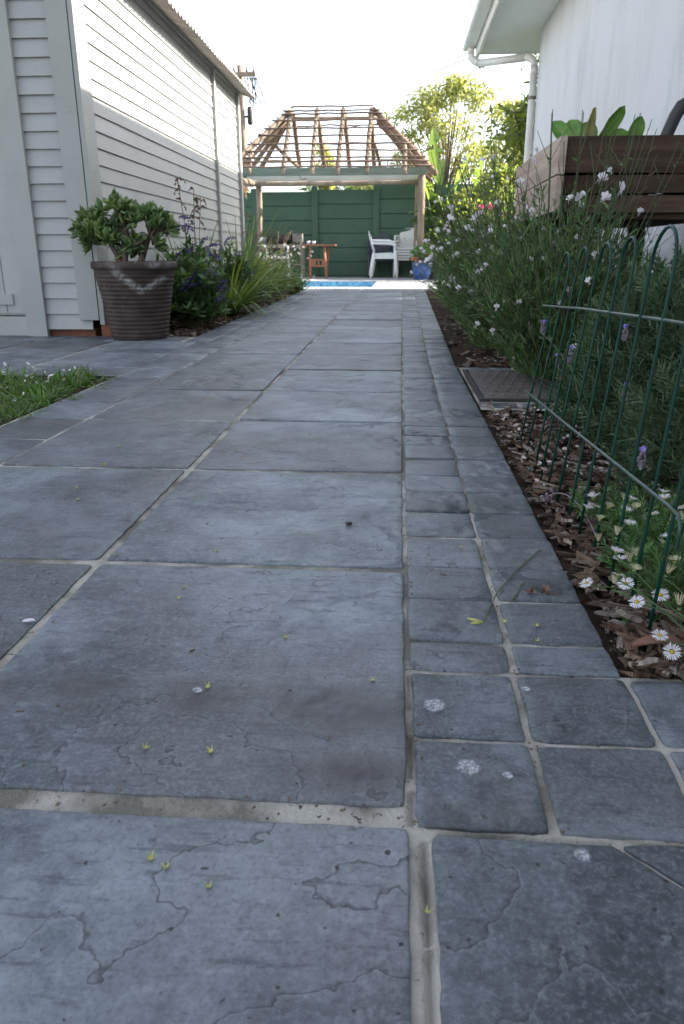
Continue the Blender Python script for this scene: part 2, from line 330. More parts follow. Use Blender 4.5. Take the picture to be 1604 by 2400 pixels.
m, nt = newmat('lettuce_leaf'); k = NT(nt); v = k.obj(); c_ = k.mix(k.ramp(k.noise(v, 22, 5), .35, .65), (.12, .28, .035), (.22, .40, .075)); c_ = k.mix(k.attr('mask'), c_, (.36, .44, .20))
k.bsdf(c_, .42, k.bump(k.noise(v, 45, 4), .7, .007), .5, trans=.3, tcol=c_); M['lettuce'] = m
M['lettuceold'] = mk('faded_lettuce', (.34, .33, .12), (.22, .19, .09), 16, rough=.6, trans=.35, bump=.5, bscale=40)
M['cover'] = mk('drain_cover_plastic', (.085, .068, .062), (.12, .10, .094), 9, 6, rough=.7, bump=.25, bscale=80, rv=0, speck=(60, .7, (.2, .19, .18)))
M['water'] = None
M['cable'] = mk('cable_black', (.03, .03, .03), rough=.5, rv=0)
m, nt = newmat('bird_dropping_white'); k = NT(nt); v = k.obj()
b_ = k.n('ShaderNodeBsdfPrincipled'); b_.inputs['Base Color'].default_value = (.55, .57, .59, 1); b_.inputs['Roughness'].default_value = .9
k.l(k.math('MULTIPLY', k.math('MULTIPLY', k.attr('mask'), k.ramp(k.noise(v, 420, 5, .75), .36, .66)), .85, clamp=True), b_.inputs['Alpha']); o_ = k.n('ShaderNodeOutputMaterial'); k.l(b_.outputs[0], o_.inputs[0]); M['dropping'] = m
M['deadleaf'] = mk('dead_leaf', (.13, .05, .03), (.18, .08, .045), 30, rough=.55, rv=.2)
M['teal'] = mk('teal_foam', (.03, .33, .23), rough=.6, rv=0)
M['geo'] = mk('geranium_leaf', (.10, .22, .04), (.14, .27, .06), 20, rough=.5, rv=.25, trans=.3)
M['frond'] = mk('dry_frond', (.42, .27, .14), (.30, .18, .09), 14, rough=.8, rv=.3, trans=.3)
M['succ'] = mk('succulent_leaf', (.085, .16, .08), (.12, .20, .10), 16, rough=.4, rv=.3, c3=(.16, .24, .07), spec=.5)
m, nt = newmat('pool_water'); k = NT(nt); v = k.obj()
k.bsdf((.09, .36, .50), .08, k.bump(k.noise(v, 9, 3), .25, .02), .5); M['water'] = m
m, nt = newmat('pool_mosaic'); k = NT(nt); v = k.obj()
ch = k.n('ShaderNodeTexBrick', i_Scale=9., i_Color1=(.04, .17, .36, 1), i_Color2=(.26, .50, .62, 1), i_Mortar=(.35, .55, .68, 1)); ch.offset = 0
sx = k.n('ShaderNodeSeparateXYZ'); k.l(v, sx.inputs[0]); cx = k.n('ShaderNodeCombineXYZ'); k.l(sx.outputs[0], cx.inputs[0]); k.l(sx.outputs[2], cx.inputs[1]); k.l(cx.outputs[0], ch.inputs['Vector'])
k.bsdf(ch.outputs[0], .25); M['mosaic'] = m

# ---------------------------------------------------------------- leaf templates (x width, y length, z normal)
def T_(v, q, t): return (np.array(v, float), np.array(q, int).reshape(-1, 4), np.array(t, int).reshape(-1, 3))
LANCE = T_([(0, 0, 0), (-.10, .3, .015), (.10, .3, .015), (0, .33, -.012), (-.08, .65, .0), (.08, .65, .0), (0, .68, -.03), (0, 1, -.09)],
           [(1, 4, 6, 3), (3, 6, 5, 2)], [(0, 1, 3), (0, 3, 2), (4, 7, 6), (6, 7, 5)])
OVAL = T_([(0, 0, 0), (-.20, .22, .03), (.20, .22, .03), (0, .25, -.02), (-.27, .55, .03), (.27, .55, .03), (0, .55, -.03), (-.17, .82, 0), (.17, .82, 0), (0, .82, -.06), (0, 1, -.10)],
          [(1, 4, 6, 3), (3, 6, 5, 2), (4, 7, 9, 6), (6, 9, 8, 5)], [(0, 1, 3), (0, 3, 2), (7, 10, 9), (9, 10, 8)])
NEEDLE = T_([(-.05, 0, 0), (.05, 0, 0), (-.06, .5, .02), (.06, .5, .02), (0, 1, -.05)], [(0, 2, 3, 1)], [(2, 4, 3)])
def fat_leaf(nu=6, nv=5):
    V = []; Q = []
    for i in range(nu + 1):
        t = i / nu; w = .28 * math.sin(math.pi * min(1, t * .93 + .07)) ** .6 * (.35 + .65 * min(1, t * 1.7)); th = .07 * math.sin(math.pi * min(1, .1 + t * .88)) ** .7
        for j in range(nv + 2):
            a = 2 * math.pi * j / (nv + 2); V.append((w * math.cos(a), t, th * math.sin(a) + .10 * t * t))
    n = nv + 2
    for i in range(nu):
        for j in range(n): Q.append((i * n + j, i * n + (j + 1) % n, (i + 1) * n + (j + 1) % n, (i + 1) * n + j))
    return T_(V, Q, [])
FAT = fat_leaf()
BALL = (lambda: T_([(0, 0, -.5), (.5, 0, 0), (0, .5, 0), (-.5, 0, 0), (0, -.5, 0), (0, 0, .5)], [], [(0, 2, 1), (0, 3, 2), (0, 4, 3), (0, 1, 4), (5, 1, 2), (5, 2, 3), (5, 3, 4), (5, 4, 1)]))()
def blade_T(bend, n=5, w=.02):
    V = []; Q = []
    for i in range(n + 1):
        t = i / n; a = bend * t; V += [(-w * (1 - t ** 2) - .001, math.sin(a) / bend if bend else t, 0), (w * (1 - t ** 2) + .001, 0, 0)]
        yy = math.sin(a) / bend; zz = -(1 - math.cos(a)) / bend
        V[-2] = (V[-2][0], yy, zz); V[-1] = (V[-1][0], yy, zz)
    for i in range(n): Q.append((2 * i, 2 * i + 2, 2 * i + 3, 2 * i + 1))
    return T_(V, Q, [])
def sphere_dirs(n, zmin=-1):
    z = rng.uniform(zmin, 1, n); a = rng.uniform(0, 2 * np.pi, n); r = np.sqrt(1 - z * z)
    return np.stack((r * np.cos(a), r * np.sin(a), z), 1)
def bez(a, b, c, n=8):
    t = np.linspace(0, 1, n)[:, None]; a, b, c = map(np.asarray, (a, b, c)); return a * (1 - t) ** 2 + 2 * b * t * (1 - t) + c * t * t

# ================================================================ PAVING
xA = lambda y: .020 + .0045 * max(0, y - 1)
xB = lambda y: -.402 - .005 * max(0, y - 1)
xC = lambda y: -.800 - .006 * max(0, y - 2)
xD = lambda y: .236 + .017 * max(0, y - 3)
xL = lambda y: -1.055 - .021 * max(0, y - 4)
tiles = MB()
def tile(p00, p10, p11, p01, res, gap=.006, z=0., rnd=None, thick=.014, warp=None):
    """slate slab over a quad (corner order: near-left, near-right, far-right, far-left)"""
    P = [np.array(p, float) for p in (p00, p10, p11, p01)]
    w = np.linalg.norm(P[1] - P[0]); h = np.linalg.norm(P[3] - P[0])
    def axis(L):
        n = max(3, int(L / res)); b = min(.0022, L * .05)
        return np.concatenate(([0, b * .25 / L, b / L], np.linspace(0, 1, n + 1)[1:-1] * (1 - 2 * b / L * 1.5) + b * 1.5 / L, [1 - b / L, 1 - b * .25 / L, 1]))
    u = axis(w); v = axis(h); Uu, Vv = np.meshgrid(u, v, indexing='ij')
    X = sum(c[0] * k for c, k in zip(P, ((1 - Uu) * (1 - Vv), Uu * (1 - Vv), Uu * Vv, (1 - Uu) * Vv)))
    Y = sum(c[1] * k for c, k in zip(P, ((1 - Uu) * (1 - Vv), Uu * (1 - Vv), Uu * Vv, (1 - Uu) * Vv)))
    cx, cy = X.mean(), Y.mean()
    gx, gy = gap if isinstance(gap, tuple) else (gap, gap)
    X = cx + (X - cx) * (1 - 2 * gx / w); Y = cy + (Y - cy) * (1 - 2 * gy / h)
    if warp: X, Y = warp(X, Y)
    du = np.minimum(Uu, 1 - Uu) * w; dv = np.minimum(Vv, 1 - Vv) * h; d = np.minimum(du, dv)
    sd = random.randrange(9999)
    wt = np.clip(1 - d / .02, 0, 1); am = .0017
    X = X + wt * (pn(X * 22, Y * 22, sd) * am + pn(X * 90, Y * 90, sd + 1) * am * .45)
    Y = Y + wt * (pn(X * 22, Y * 22, sd + 2) * am + pn(X * 90, Y * 90, sd + 3) * am * .45)
    rc = .008; cr = np.clip(1 - np.sqrt(du ** 2 + dv ** 2) / rc, 0, 1) ** 2 * U(.1, .35) * rc
    X = X + np.sign(.5 - Uu) * cr; Y = Y + np.sign(.5 - Vv) * cr
    n = fbm(X * 4 + sd, Y * 4, sd, 3); ter = np.clip(np.floor(n * 5), -1, 3) * .0006 + .0003 + fbm(X * 14, Y * 14, sd + 9, 3) * .0007
    edge = np.where(d < 1e-6, -.0022, np.where(d < .0008, -.0005, 0))
    Z = z + ter * np.clip(d / .01, 0, 1) + edge + (Uu - .5) * U(-.002, .002) + (Vv - .5) * U(-.002, .002)
    nu, nv = X.shape; V = np.stack((X, Y, Z), 2).reshape(-1, 3)
    idx = lambda i, j: i * nv + j
    q = [(idx(i, j), idx(i + 1, j), idx(i + 1, j + 1), idx(i, j + 1)) for i in range(nu - 1) for j in range(nv - 1)]
    ring = [idx(i, 0) for i in range(nu)] + [idx(nu - 1, j) for j in range(1, nv)] + [idx(i, nv - 1) for i in range(nu - 2, -1, -1)] + [idx(0, j) for j in range(nv - 2, 0, -1)]
    low = V[ring].copy(); low[:, 2] = z - thick; b = len(V); m = len(ring)
    q += [(ring[i], b + i, b + (i + 1) % m, ring[(i + 1) % m]) for i in range(m)]
    tiles.add(np.vstack((V, low)), q, rnd=random.random() if rnd is None else rnd)
def dark():
    while 1:
        q = random.random()
        if (q * 31.7) % 1 < .42: return q
def res_at(y): return .006 if y < .6 else .009 if y < 1.2 else .016 if y < 2.4 else .04 if y < 5 else .09
def rect(x0, x1, y0, y1, **k):
    f = lambda x, y: x(y) if callable(x) else x
    tile((f(x0, y0), y0), (f(x1, y0), y0), (f(x1, y1), y1), (f(x0, y1), y1), res_at(max(0, y0)), **k)
rows = [-1.4, -.93, -.47, -.015, .452, .912, 1.382, 1.84, 2.285, 2.745, 3.2, 3.655, 4.11, 4.565, 5.03, 5.48, 5.93, 6.4, 6.85, 7.3, 7.77, 8.2, 8.68, 9.13, 9.6, 10.05]
for i in range(len(rows) - 1):
    a, b = rows[i], rows[i + 1]
    g = .013 if i in (3, 4) and False else {3: .0135, 4: .010, 5: .0075, 6: .0065, 7: .0062}.get(i, .0058)
    g = (.0028, g); rect(lambda y: xB(y) + .0038, (lambda y: xA(y) - .0005) if i > 3 else (lambda y: .0205), a, b, gap=g, z=U(-.0012, .0018)); rect(lambda y: xC(y) + .003, lambda y: xB(y) - .0030, a, b, gap=g, z=U(-.0012, .0018))
    if b <= 3.66:
        n = 2
        for j in range(n): rect(lambda y: xC(y) - .178, xC, a + (b - a) * j / n, a + (b - a) * (j + 1) / n, gap=.004, rnd=U(.0, 1))
    else:
        n = 4
        for j in range(n):
            ya, yb = a + (b - a) * j / n, a + (b - a) * (j + 1) / n
            md = lambda y: (xC(y) + xL(y)) / 2
            rect(md, xC, ya, yb, gap=.004); rect(xL, md, ya, yb, gap=.004)
# near right: one big slab with a broken corner, then rows of small squares
ytop = lambda X: .4325 - np.clip(X - .163, 0, .18) * .95 - np.clip(X - .343, 0, 9) * .3
tile((.0335, -.06), (.62, -.06), (.62, .4325), (.0335, .4325), .006, gap=.0012, rnd=.163, warp=lambda X, Y: (X, -.06 + (Y + .06) * (ytop(X) + .06) / .4925))
tile((.1700, .4312), (.345, .265), (.345, .4345), (.1700, .4345), .008, gap=0, rnd=.163, z=.0008)
cob = [.438, .548, .660, .722, .825, .928, 1.042, 1.157, 1.268, 1.371, 1.494, 1.607, 1.703, 1.806]
y = 1.806
while y < 10: y += U(.098, .118); cob.append(y)
cob[-1] = 10.05
xE = lambda y: (xA(y) + .004 + xD(y)) / 2
for i in range(len(cob) - 1):
    a, b = cob[i], cob[i + 1]
    if i < 2:
        xs = [.0205, .126, .238, .345, .455, .56, .67, .78, .9]
        for j in range(8): rect(xs[j], xs[j + 1], a, b, gap=.0030, z=U(-.001, .0008), rnd=dark())
    else:
        o = U(-.006, .006) if i > 3 else 0
        gy = .003 if i < 3 else .0016; rect(lambda y: xA(y) + .0005, (lambda y: xE(y) - .0018) if i < 6 else xE, a, b, gap=(.0018, gy), z=U(-.001, .002), rnd=dark()); rect((lambda y: xE(y) + .0012) if i < 6 else xE, xD, min(a + o, b), b, gap=(.0018, gy), z=U(-.001, .002), rnd=dark())
# left pavement in front of the shed
xs = [-.978, -1.40, -1.80, -2.22, -2.64, -3.06, -3.5, -4.0]
for (a, b, o) in ((2.745, 3.2, 0), (3.2, 3.655, .0)):
    for j in range(7): rect(xs[j + 1], xs[j], a, b)
for j in range(7): rect(xs[j + 1], xs[j], 2.565, 2.745, gap=.004)
sx_ = -1.07
while sx_ > -3.9:
    w = U(.18, .24); rect(sx_ - w, sx_, 3.655, 3.875, gap=.004); sx_ -= w
# tiles round the drain cover
for x in (.262, .36, .455): rect(x, x + .092, 2.795, 2.862, gap=.004); 
for x in (.262, .36): rect(x, x + .092, 2.075, 2.14, gap=.004)
TV_ = np.vstack(tiles.v); tx, ty = TV_[:, 0], TV_[:, 1]
band = np.clip(1 - np.abs(ty - (.585 + .02 * pn(tx * 5, tx * 0, 3))) / .05 * 1.0, 0, 1) ** .6 * (tx > -.5) * (tx < .018) * (ty > .466) * np.clip(.75 + .7 * pn(tx * 7, ty * 9, 5), 0, 1)
spot = np.clip(1.3 - np.hypot((tx + .45) / .16, (ty - 2.08) / .11), 0, 1) * (tx < -.41) * (ty > 1.85)
band2 = np.clip(1.2 - np.hypot((tx + .02) / .10, (ty - .50) / .035), 0, 1) * (tx < .018) * (ty > .466)
slab = .75 * np.clip(.6 + .9 * pn(tx * 6, ty * 6, 8), 0, 1) * (tx > .03) * (tx < .12) * (ty > .44) * (ty < .548) * (ty < .52)
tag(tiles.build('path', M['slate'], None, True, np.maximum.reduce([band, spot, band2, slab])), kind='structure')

# grout / bed
bed = MB()
def bedgrid(x0, x1, y0, y1, res, z=None, hole=None):
    z = z or (-.0026 if res < .005 else -.0020)
    nx = max(2, int((x1 - x0) / res)); ny = max(2, int((y1 - y0) / res))
    Xx, Yy = np.meshgrid(np.linspace(x0, x1, nx), np.linspace(y0, y1, ny), indexing='ij')
    Z = z + fbm(Xx * 30, Yy * 30, 3, 3) * (.0013 if res < .02 else .0005)
    if hole is not None: Z = Z - hole(Xx, Yy)
    q = [(i * ny + j, (i + 1) * ny + j, (i + 1) * ny + j + 1, i * ny + j + 1) for i in range(nx - 1) for j in range(ny - 1)]
    bed.add(np.stack((Xx, Yy, Z), 2).reshape(-1, 3), q, rnd=.5)
gapf = lambda X, Y: np.where((Y > .4315) & (Y < .4385) & (X > .048 + .02 * pn(X * 30, Y * 9, 2)) & (pn(X * 14, Y * 0, 8) > -.35), .010, 0) + np.where((np.abs(X - .0300) < .0014) & (Y < .43) & (pn(Y * 16, X * 0, 4) > -.5), .008, 0) + np.where((np.abs(X - .0195) < .0018) & (Y > .44) & (Y < .72) & (pn(Y * 20, X * 0, 14) > -.1), .008, 0)
bedgrid(-.95, .92, .2, .665, .004, hole=gapf)
bedgrid(-.95, .92, -1.5, .2, .1)
bedgrid(-.98, .233, .665, 1.5, .008)
bedgrid(-.985, .233, 1.5, 3.67, .03)
bedgrid(-4.2, -.985, 2.56, 3.67, .05)
bedgrid(-4.2, -.80, 3.67, 3.9, .05)
V_ = [(xL(3.9) + .004, 3.9, -.0022), (xD(3.9) - .004, 3.9, -.0022), (xD(10.06) - .004, 10.06, -.0022), (xL(10.06) + .004, 10.06, -.0022), (-.8, 3.67, -.004), (xD(3.67), 3.67, -.004), (xL(3.9), 3.9, -.004)]
bed.add(V_, [(0, 1, 2, 3)], rnd=.5); bed.add([(-.797, 3.67, -.0022), (.243, 3.67, -.0022), (.247, 3.8995, -.0022), (-.797, 3.8995, -.0022)], [(0, 1, 2, 3)], rnd=.5)
bed.add([(.242, 2.05, -.004), (.63, 2.05, -.004), (.63, 2.88, -.004), (.242, 2.88, -.004)], [(0, 1, 2, 3)], rnd=.5)

struct(bed, 'path_mortar', M['grout'], smooth=True)
# ================================================================ GROUND, SOIL, DECK, POOL
DY0, WALLY = 10.06, 15.87
g = MB()
PX0, PX1, PY0, PY1 = -5.6, -.36, 10.68, 13.15           # pool opening
for (x0, x1, y0, y1) in ((-60, PX0, -40, 90), (PX1, 60, -40, 90), (PX0, PX1, -40, PY0), (PX0, PX1, PY1, 90)):
    g.add([(x0, y0, -.03), (x1, y0, -.03), (x1, y1, -.03), (x0, y1, -.03)], [(0, 1, 2, 3)], rnd=.4)
struct(g, 'ground', M['ground'])
s_ = MB()
def soil(x0, x1, y0, y1, z, res=.04):
    nx = max(2, int((x1 - x0) / res)); ny = max(2, int((y1 - y0) / res))
    X, Y = np.meshgrid(np.linspace(x0, x1, nx), np.linspace(y0, y1, ny), indexing='ij')
    Z = z + fbm(X * 7, Y * 7, 21, 3) * .012
    s_.add(np.stack((X, Y, Z), 2).reshape(-1, 3), [(i * ny + j, (i + 1) * ny + j, (i + 1) * ny + j + 1, i * ny + j + 1) for i in range(nx - 1) for j in range(ny - 1)], rnd=.3)
soil(.242, 1.25, .665, 2.06, -.016, .02); soil(.63, 1.25, 2.06, 2.88, -.014); soil(.242, 1.25, 2.88, 9.9, -.012)
soil(-1.545, -1.05, 3.9, 10, -.012); soil(-1.9, -.975, .2, 2.56, -.014)
struct(s_, 'soil', M['soil'], smooth=True)
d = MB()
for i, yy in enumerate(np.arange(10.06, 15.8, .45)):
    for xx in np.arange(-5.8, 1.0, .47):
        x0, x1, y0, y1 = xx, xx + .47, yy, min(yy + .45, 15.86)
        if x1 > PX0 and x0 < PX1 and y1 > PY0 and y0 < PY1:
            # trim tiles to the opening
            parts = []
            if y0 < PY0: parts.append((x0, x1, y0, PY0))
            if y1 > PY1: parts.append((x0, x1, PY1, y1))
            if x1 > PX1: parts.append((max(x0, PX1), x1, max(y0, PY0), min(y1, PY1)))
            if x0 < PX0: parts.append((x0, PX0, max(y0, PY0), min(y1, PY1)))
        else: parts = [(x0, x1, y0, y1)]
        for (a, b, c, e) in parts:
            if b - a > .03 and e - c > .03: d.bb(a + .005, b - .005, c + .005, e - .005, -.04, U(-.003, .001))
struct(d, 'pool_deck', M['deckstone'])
d = MB()
for (x0, x1, y0, y1) in ((-5.8, PX1, 10.06, PY0), (PX1, 1.0, 10.06, 15.86), (-5.8, PX1, PY1, 15.86)):
    d.add([(x0, y0, -.006), (x1, y0, -.006), (x1, y1, -.006), (x0, y1, -.006)], [(0, 1, 2, 3)])
struct(d, 'deck_mortar', M['grout'])
pw = MB()
pw.add([(PX0, PY1, -.9), (PX1, PY1, -.9), (PX1, PY1, -.007), (PX0, PY1, -.007)], [(0, 1, 2, 3)]); pw.add([(PX0, PY0, -.9), (PX1, PY0, -.9), (PX1, PY0, -.007), (PX0, PY0, -.007)], [(3, 2, 1, 0)])
pw.add([(PX0, PY0, -.9), (PX0, PY1, -.9), (PX0, PY1, -.007), (PX0, PY0, -.007)], [(0, 1, 2, 3)]); pw.add([(PX1, PY0, -.9), (PX1, PY1, -.9), (PX1, PY1, -.007), (PX1, PY0, -.007)], [(3, 2, 1, 0)])
pw.add([(PX0, PY0, -.9), (PX1, PY0, -.9), (PX1, PY1, -.9), (PX0, PY1, -.9)], [(0, 1, 2, 3)])
struct(pw, 'pool_wall', M['mosaic'])
w = MB(); w.add([(PX0 + .002, PY0 + .002, -.085), (PX1 - .002, PY0 + .002, -.085), (PX1 - .002, PY1 - .002, -.085), (PX0 + .002, PY1 - .002, -.085)], [(0, 1, 2, 3)])
struct(w, 'pool_water', M['water'])

# bark mulch: nobody could count it
def chips(name, n, area, big, seed, z0=-.012, up=.02, label=''):
    mb = MB(); k = 0; ex = []
    while k < n:
        x, y = area(); L = U(.3, 1.15) * big; W = L * U(.14, .5); H = U(.0016, .0048) * (big / .03) ** .5
        R = Matrix.Rotation(U(0, 6.28), 3, 'Z') @ Matrix.Rotation(U(-.4, .4), 3, 'X') @ Matrix.Rotation(U(-.3, .3), 3, 'Y')
        zz = z0 + up * random.random() ** 1.6
        V = np.array([(a, b, c) for a in (-.5, -.1, .2, .5) for b in (-.5, .5) for c in (-.5, .5)]) * (L, W, H)
        V[:, 1] *= np.repeat(rng.uniform(.55, 1.1, 4), 4); V[:, 0] += np.tile(np.repeat(rng.uniform(-.13, .13, 2), 2), 4) * L; V[:, 2] += np.repeat(rng.uniform(-.10, .10, 4), 4) * W
        V[[0, 1, 2, 3, 12, 13, 14, 15], 0] *= rng.uniform(.75, 1.1, 8); ex.append(V[:, 1].copy())
        q = [(0, 1, 3, 2), (12, 14, 15, 13)]
        for i in (0, 4, 8): q += [(i, i + 2, i + 6, i + 4), (i + 1, i + 5, i + 7, i + 3), (i, i + 4, i + 5, i + 1), (i + 2, i + 3, i + 7, i + 6)]
        mb.add(V @ np.array(R).T + (x, y, zz), q, rnd=random.random()); k += 1
    tag(mb.build(name, M['chips'], extra=np.concatenate(ex)), label, 'mulch', kind='stuff')
def ra(x0, x1, y0, y1, dens=1, ok=lambda x, y: True):
    def f():
        while 1:
            x = U(x0, x1) if not callable(x1) else None; y = y0 + (y1 - y0) * random.random() ** dens
            if ok(x, y): return x, y
    return f
notcover = lambda x, y: not (2.03 < y < 2.9 and x < .66)
chips('bark_mulch', 5200, ra(.252, .80, .672, 3.0, 1.7, notcover), .036, 1, up=.03, label='brown bark chips spread behind the green wire fence')
chips('bark_mulch', 1100, ra(.262, 1.1, 2.9, 9.4, 1.6, lambda x, y: x > xD(y) + .02), .062, 2, label='bark chips along the far right side of the path')
chips('bark_mulch', 1100, ra(-1.52, -1.06, 3.95, 9.6, 1.6, lambda x, y: x < xL(y) - .02), .06, 3, label='bark chips in the bed along the grey shed wall')

# fallen white petals and stalk bits on the mulch: one mass
mb = MB(); N = 230; pos = np.stack((rng.uniform(.255, .52, N), 1.05 + 1.0 * rng.random(N) ** .7, rng.uniform(.004, .022, N)), 1)
mb.scatter(OVAL, pos, sphere_dirs(N, -.1) * (1, 1, .25), rng.uniform(.007, .016, N)); tag(mb.build('fallen_petals', M['oldpetal']), 'white and pinkish petals littering the mulch near the fence', 'petals', kind='stuff')

# ================================================================ SHED
SX, SY, SY1, EZ = -1.549, 3.886, 7.70, 1.865
shed = thing('shed', 'pale grey weatherboard shed with rusty corrugated eave at left of path', 'shed', (SX, SY, 0))
def P_(name, mb, mat, par, smooth=False, **k): return mb.build(name, M[mat] if isinstance(mat, str) else mat, par, smooth, **k)
def board_run(mb, p0, p1, z0, z1, nrm, pitch=.0785, out=.013):
    """lapped boards between two ground points, facing nrm"""
    p0 = np.array(p0); p1 = np.array(p1); n = np.array(nrm); z = z0; seg = max(2, int(np.linalg.norm(p1 - p0) / .3))
    while z < z1:
        zt = min(z + pitch, z1); tt = np.linspace(0, 1, seg + 1); wv = fbm(tt * 3 + z * 31, tt * 0 + z * 17, 4, 2) * .0022; wz = fbm(tt * 2 + z * 13, tt * 0 + 5, 6, 2) * .0025
        base = p0[None] + (p1 - p0)[None] * tt[:, None]
        A = [np.c_[base + n * (out + wv)[:, None], np.full(seg + 1, z) + wz], np.c_[base + n * .001, np.full(seg + 1, zt) + wz], np.c_[base - n * .004, np.full(seg + 1, z) + wz]]
        V = np.vstack(A); m_ = seg + 1
        mb.add(V, [(i, i + 1, m_ + i + 1, m_ + i) for i in range(seg)] + [(2 * m_ + i, 2 * m_ + i + 1, i + 1, i) for i in range(seg)], rnd=random.random()); z = zt
mb = MB()
board_run(mb, (-2.9 + 2.6, 0), (-.047, 0), .036, 2.6, (0, -1)); P_('front_cladding', mb, 'paint', shed)
mb = MB(); board_run(mb, (0, .10), (0, 2.79), .06, EZ, (1, 0), out=.0095); board_run(mb, (0, 2.83), (0, SY1 - SY), .06, EZ, (1, 0), out=.0095); P_('side_cladding', mb, 'paint', shed)
mb = MB(); mb.bb(-.105, -.003, -.032, -.006, .085, 2.6); P_('corner_board', mb, 'trimpaint', shed)
mb = MB(); mb.bb(.002, .026, -.030, .112, .062, EZ - .005); P_('corner_board', mb, 'trimpaint', shed)
mb = MB(); mb.bb(-.394, -.289, -.034, -.004, .0, 2.6); P_('door_post', mb, 'trimpaint', shed)
mb = MB(); mb.bb(.003, .030, 2.785, 2.838, .05, EZ - .01); P_('batten', mb, 'trimpaint', shed)
mb = MB(); mb.bb(.003, .032, 3.735, 3.81, .04, EZ - .01); P_('batten', mb, 'trimpaint', shed)
mb = MB(); mb.bb(-1.6, -.40, .002, .03, .105, 2.6, rnd=.3)
for j in range(10): mb.bb(-.50 - j * .1, -.404 - j * .1, -.010, .001, .115, 2.6)
dr = P_('door', mb, 'trimpaint', shed)
mb = MB(); mb.bb(-1.3, -.46, -.020, -.0105, .16, .215); P_('rail', mb, 'trimpaint', dr)
mb = MB(); mb.bb(-2.2, -.396, -.022, .02, .002, .10); P_('sill_board', mb, 'trimpaint', shed)
mb = MB(); mb.bb(-2.4, -.047, .012, .10, -.03, .034); P_('foundation', mb, 'brick', shed)
mb = MB(); mb.bb(-3.2, -.02, .12, SY1 - SY - .02, -.02, EZ); mb.add([(-3.2, .12, EZ), (-.02, .12, EZ), (-1.6, .12, EZ + .7), (-3.2, .12, EZ + .5)], [(0, 1, 2, 3)]); mb.bb(-.02, -.006, .06, SY1 - SY - .01, .03, EZ); P_('inner_wall', mb, 'dark', shed)
# corrugated roof: ridges run up the slope
mb = MB(); ny = 420; ys = np.linspace(-.25, SY1 - SY + .12, ny); wv = .011 * np.sin(ys / .076 * 2 * np.pi)
P = np.stack([np.stack((np.full(ny, x), ys, z + wv + fbm(ys * 1.5, ys * 0 + 3, 8, 2) * .012), 1) for x, z in ((.165, EZ - .045), (.0, EZ + .012), (-1.2, EZ + .50), (-2.4, EZ + .95))])
mb.shell(P, .003); P_('roof', mb, 'iron', shed, True)
mb = MB(); mb.bb(-.05, .028, .0, SY1 - SY + .02, EZ - .03, EZ - .003); P_('eave_beam', mb, 'trimpaint', shed)
mb = MB(); mb.bb(.001, .10, -.02, .10, -.01, .06); tag(P_('foundation', mb, 'brick', shed), label='dark broken foundation corner')

# ================================================================ HOUSE
HX, HY, SZ = 1.25, 7.80, 2.33
house = thing('house', 'white plastered house with broad eave and downpipe at right', 'house', (HX, HY, 0))
mb = MB(); ny = 60; P = np.stack([np.stack((np.full(ny, 0.0), np.linspace(-12, 0, ny), np.full(ny, z)), 1) for z in np.linspace(-.03, SZ, 20)]); P[..., 0] += fbm(P[..., 1] * 1.2, P[..., 2] * 1.2, 31, 3) * .006
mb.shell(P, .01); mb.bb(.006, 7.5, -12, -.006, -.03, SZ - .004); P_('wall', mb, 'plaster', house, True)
ox = HX - .67
mb = MB(); mb.bb(-ox + .095, -.0, -12, .78, SZ + .002, SZ + .02); mb.bb(0.0, 7.6, -.0, .78, SZ + .002, SZ + .02); P_('soffit', mb, 'eave', house)
mb = MB(); mb.bb(-ox + .062, -ox + .0945, -12, .80, SZ - .03, SZ + .13); mb.tube([(-ox + .078, y_, SZ - .03) for y_ in (-12, -6, 0, .80)], .0185, 12); P_('fascia', mb, 'pvc', house)
mb = MB(); mb.bb(-ox + .0955, 7.6, .782, .806, SZ - .005, SZ + .14); P_('end_fascia', mb, 'eave', house)
mb = MB(); pr = [(-.06, .045), (-.06, -.06), (-.045, -.068), (.045, -.068), (.06, -.055), (.06, .05)]
P = np.stack([np.array([(a - ox, y_, SZ + .11 + b) for a, b in pr]) for y_ in (-12, .86)]); mb.shell(P, .005)
for y_ in (.862,): mb.add([(a - ox, y_, SZ + .11 + b) for a, b in pr], ngons=[[0, 1, 2, 3, 4, 5]])
P_('gutter', mb, 'eave', house)
mb = MB(); V = []
for y_ in (-12, .85): V += [(-ox - .02, y_, SZ + .17), (3.4, y_, SZ + 1.5), (7.6, y_, SZ + .17)]
mb.add(V, [(0, 3, 4, 1), (1, 4, 5, 2)], [(3, 5, 4), (0, 1, 2)]); P_('roof', mb, 'tile_roof', house)
mb = MB(); r = .034; px = -.036; dx = -ox + .01
mb.tube([(dx, .70, SZ + .05), (dx, .70, SZ - .02)], r, 14); pts = bez((dx, .70, SZ - .02), (dx, .70, SZ - .085), (dx + .09, .64, SZ - .115), 7)
mb.tube(pts, r, 14); mb.tube([pts[-1], (px - .07, .12, SZ - .185)], r, 14); p2 = bez((px - .07, .12, SZ - .185), (px, .06, SZ - .20), (px, .05, SZ - .28), 7); mb.tube(p2, r, 14)
mb.tube([p2[-1], (px, .05, .02)], r, 14); mb.tube([(px, .05, SZ - .29), (px, .05, SZ - .35)], r * 1.08, 14)
dp = P_('downpipe', mb, 'pvc', house, True)
mb = MB(); mb.tube([(px, .05, SZ - .545), (px, .05, SZ - .52)], r * 1.12, 14); mb.bb(px + .02, px + .07, .03, .07, SZ - .545, SZ - .52); P_('bracket', mb, 'greymetal', dp)
mb = MB(); mb.bb(-.03, .03, -.08, .08, -.055, .055); mb.bb(-.05, .028, -.05, .05, -.075, -.056)
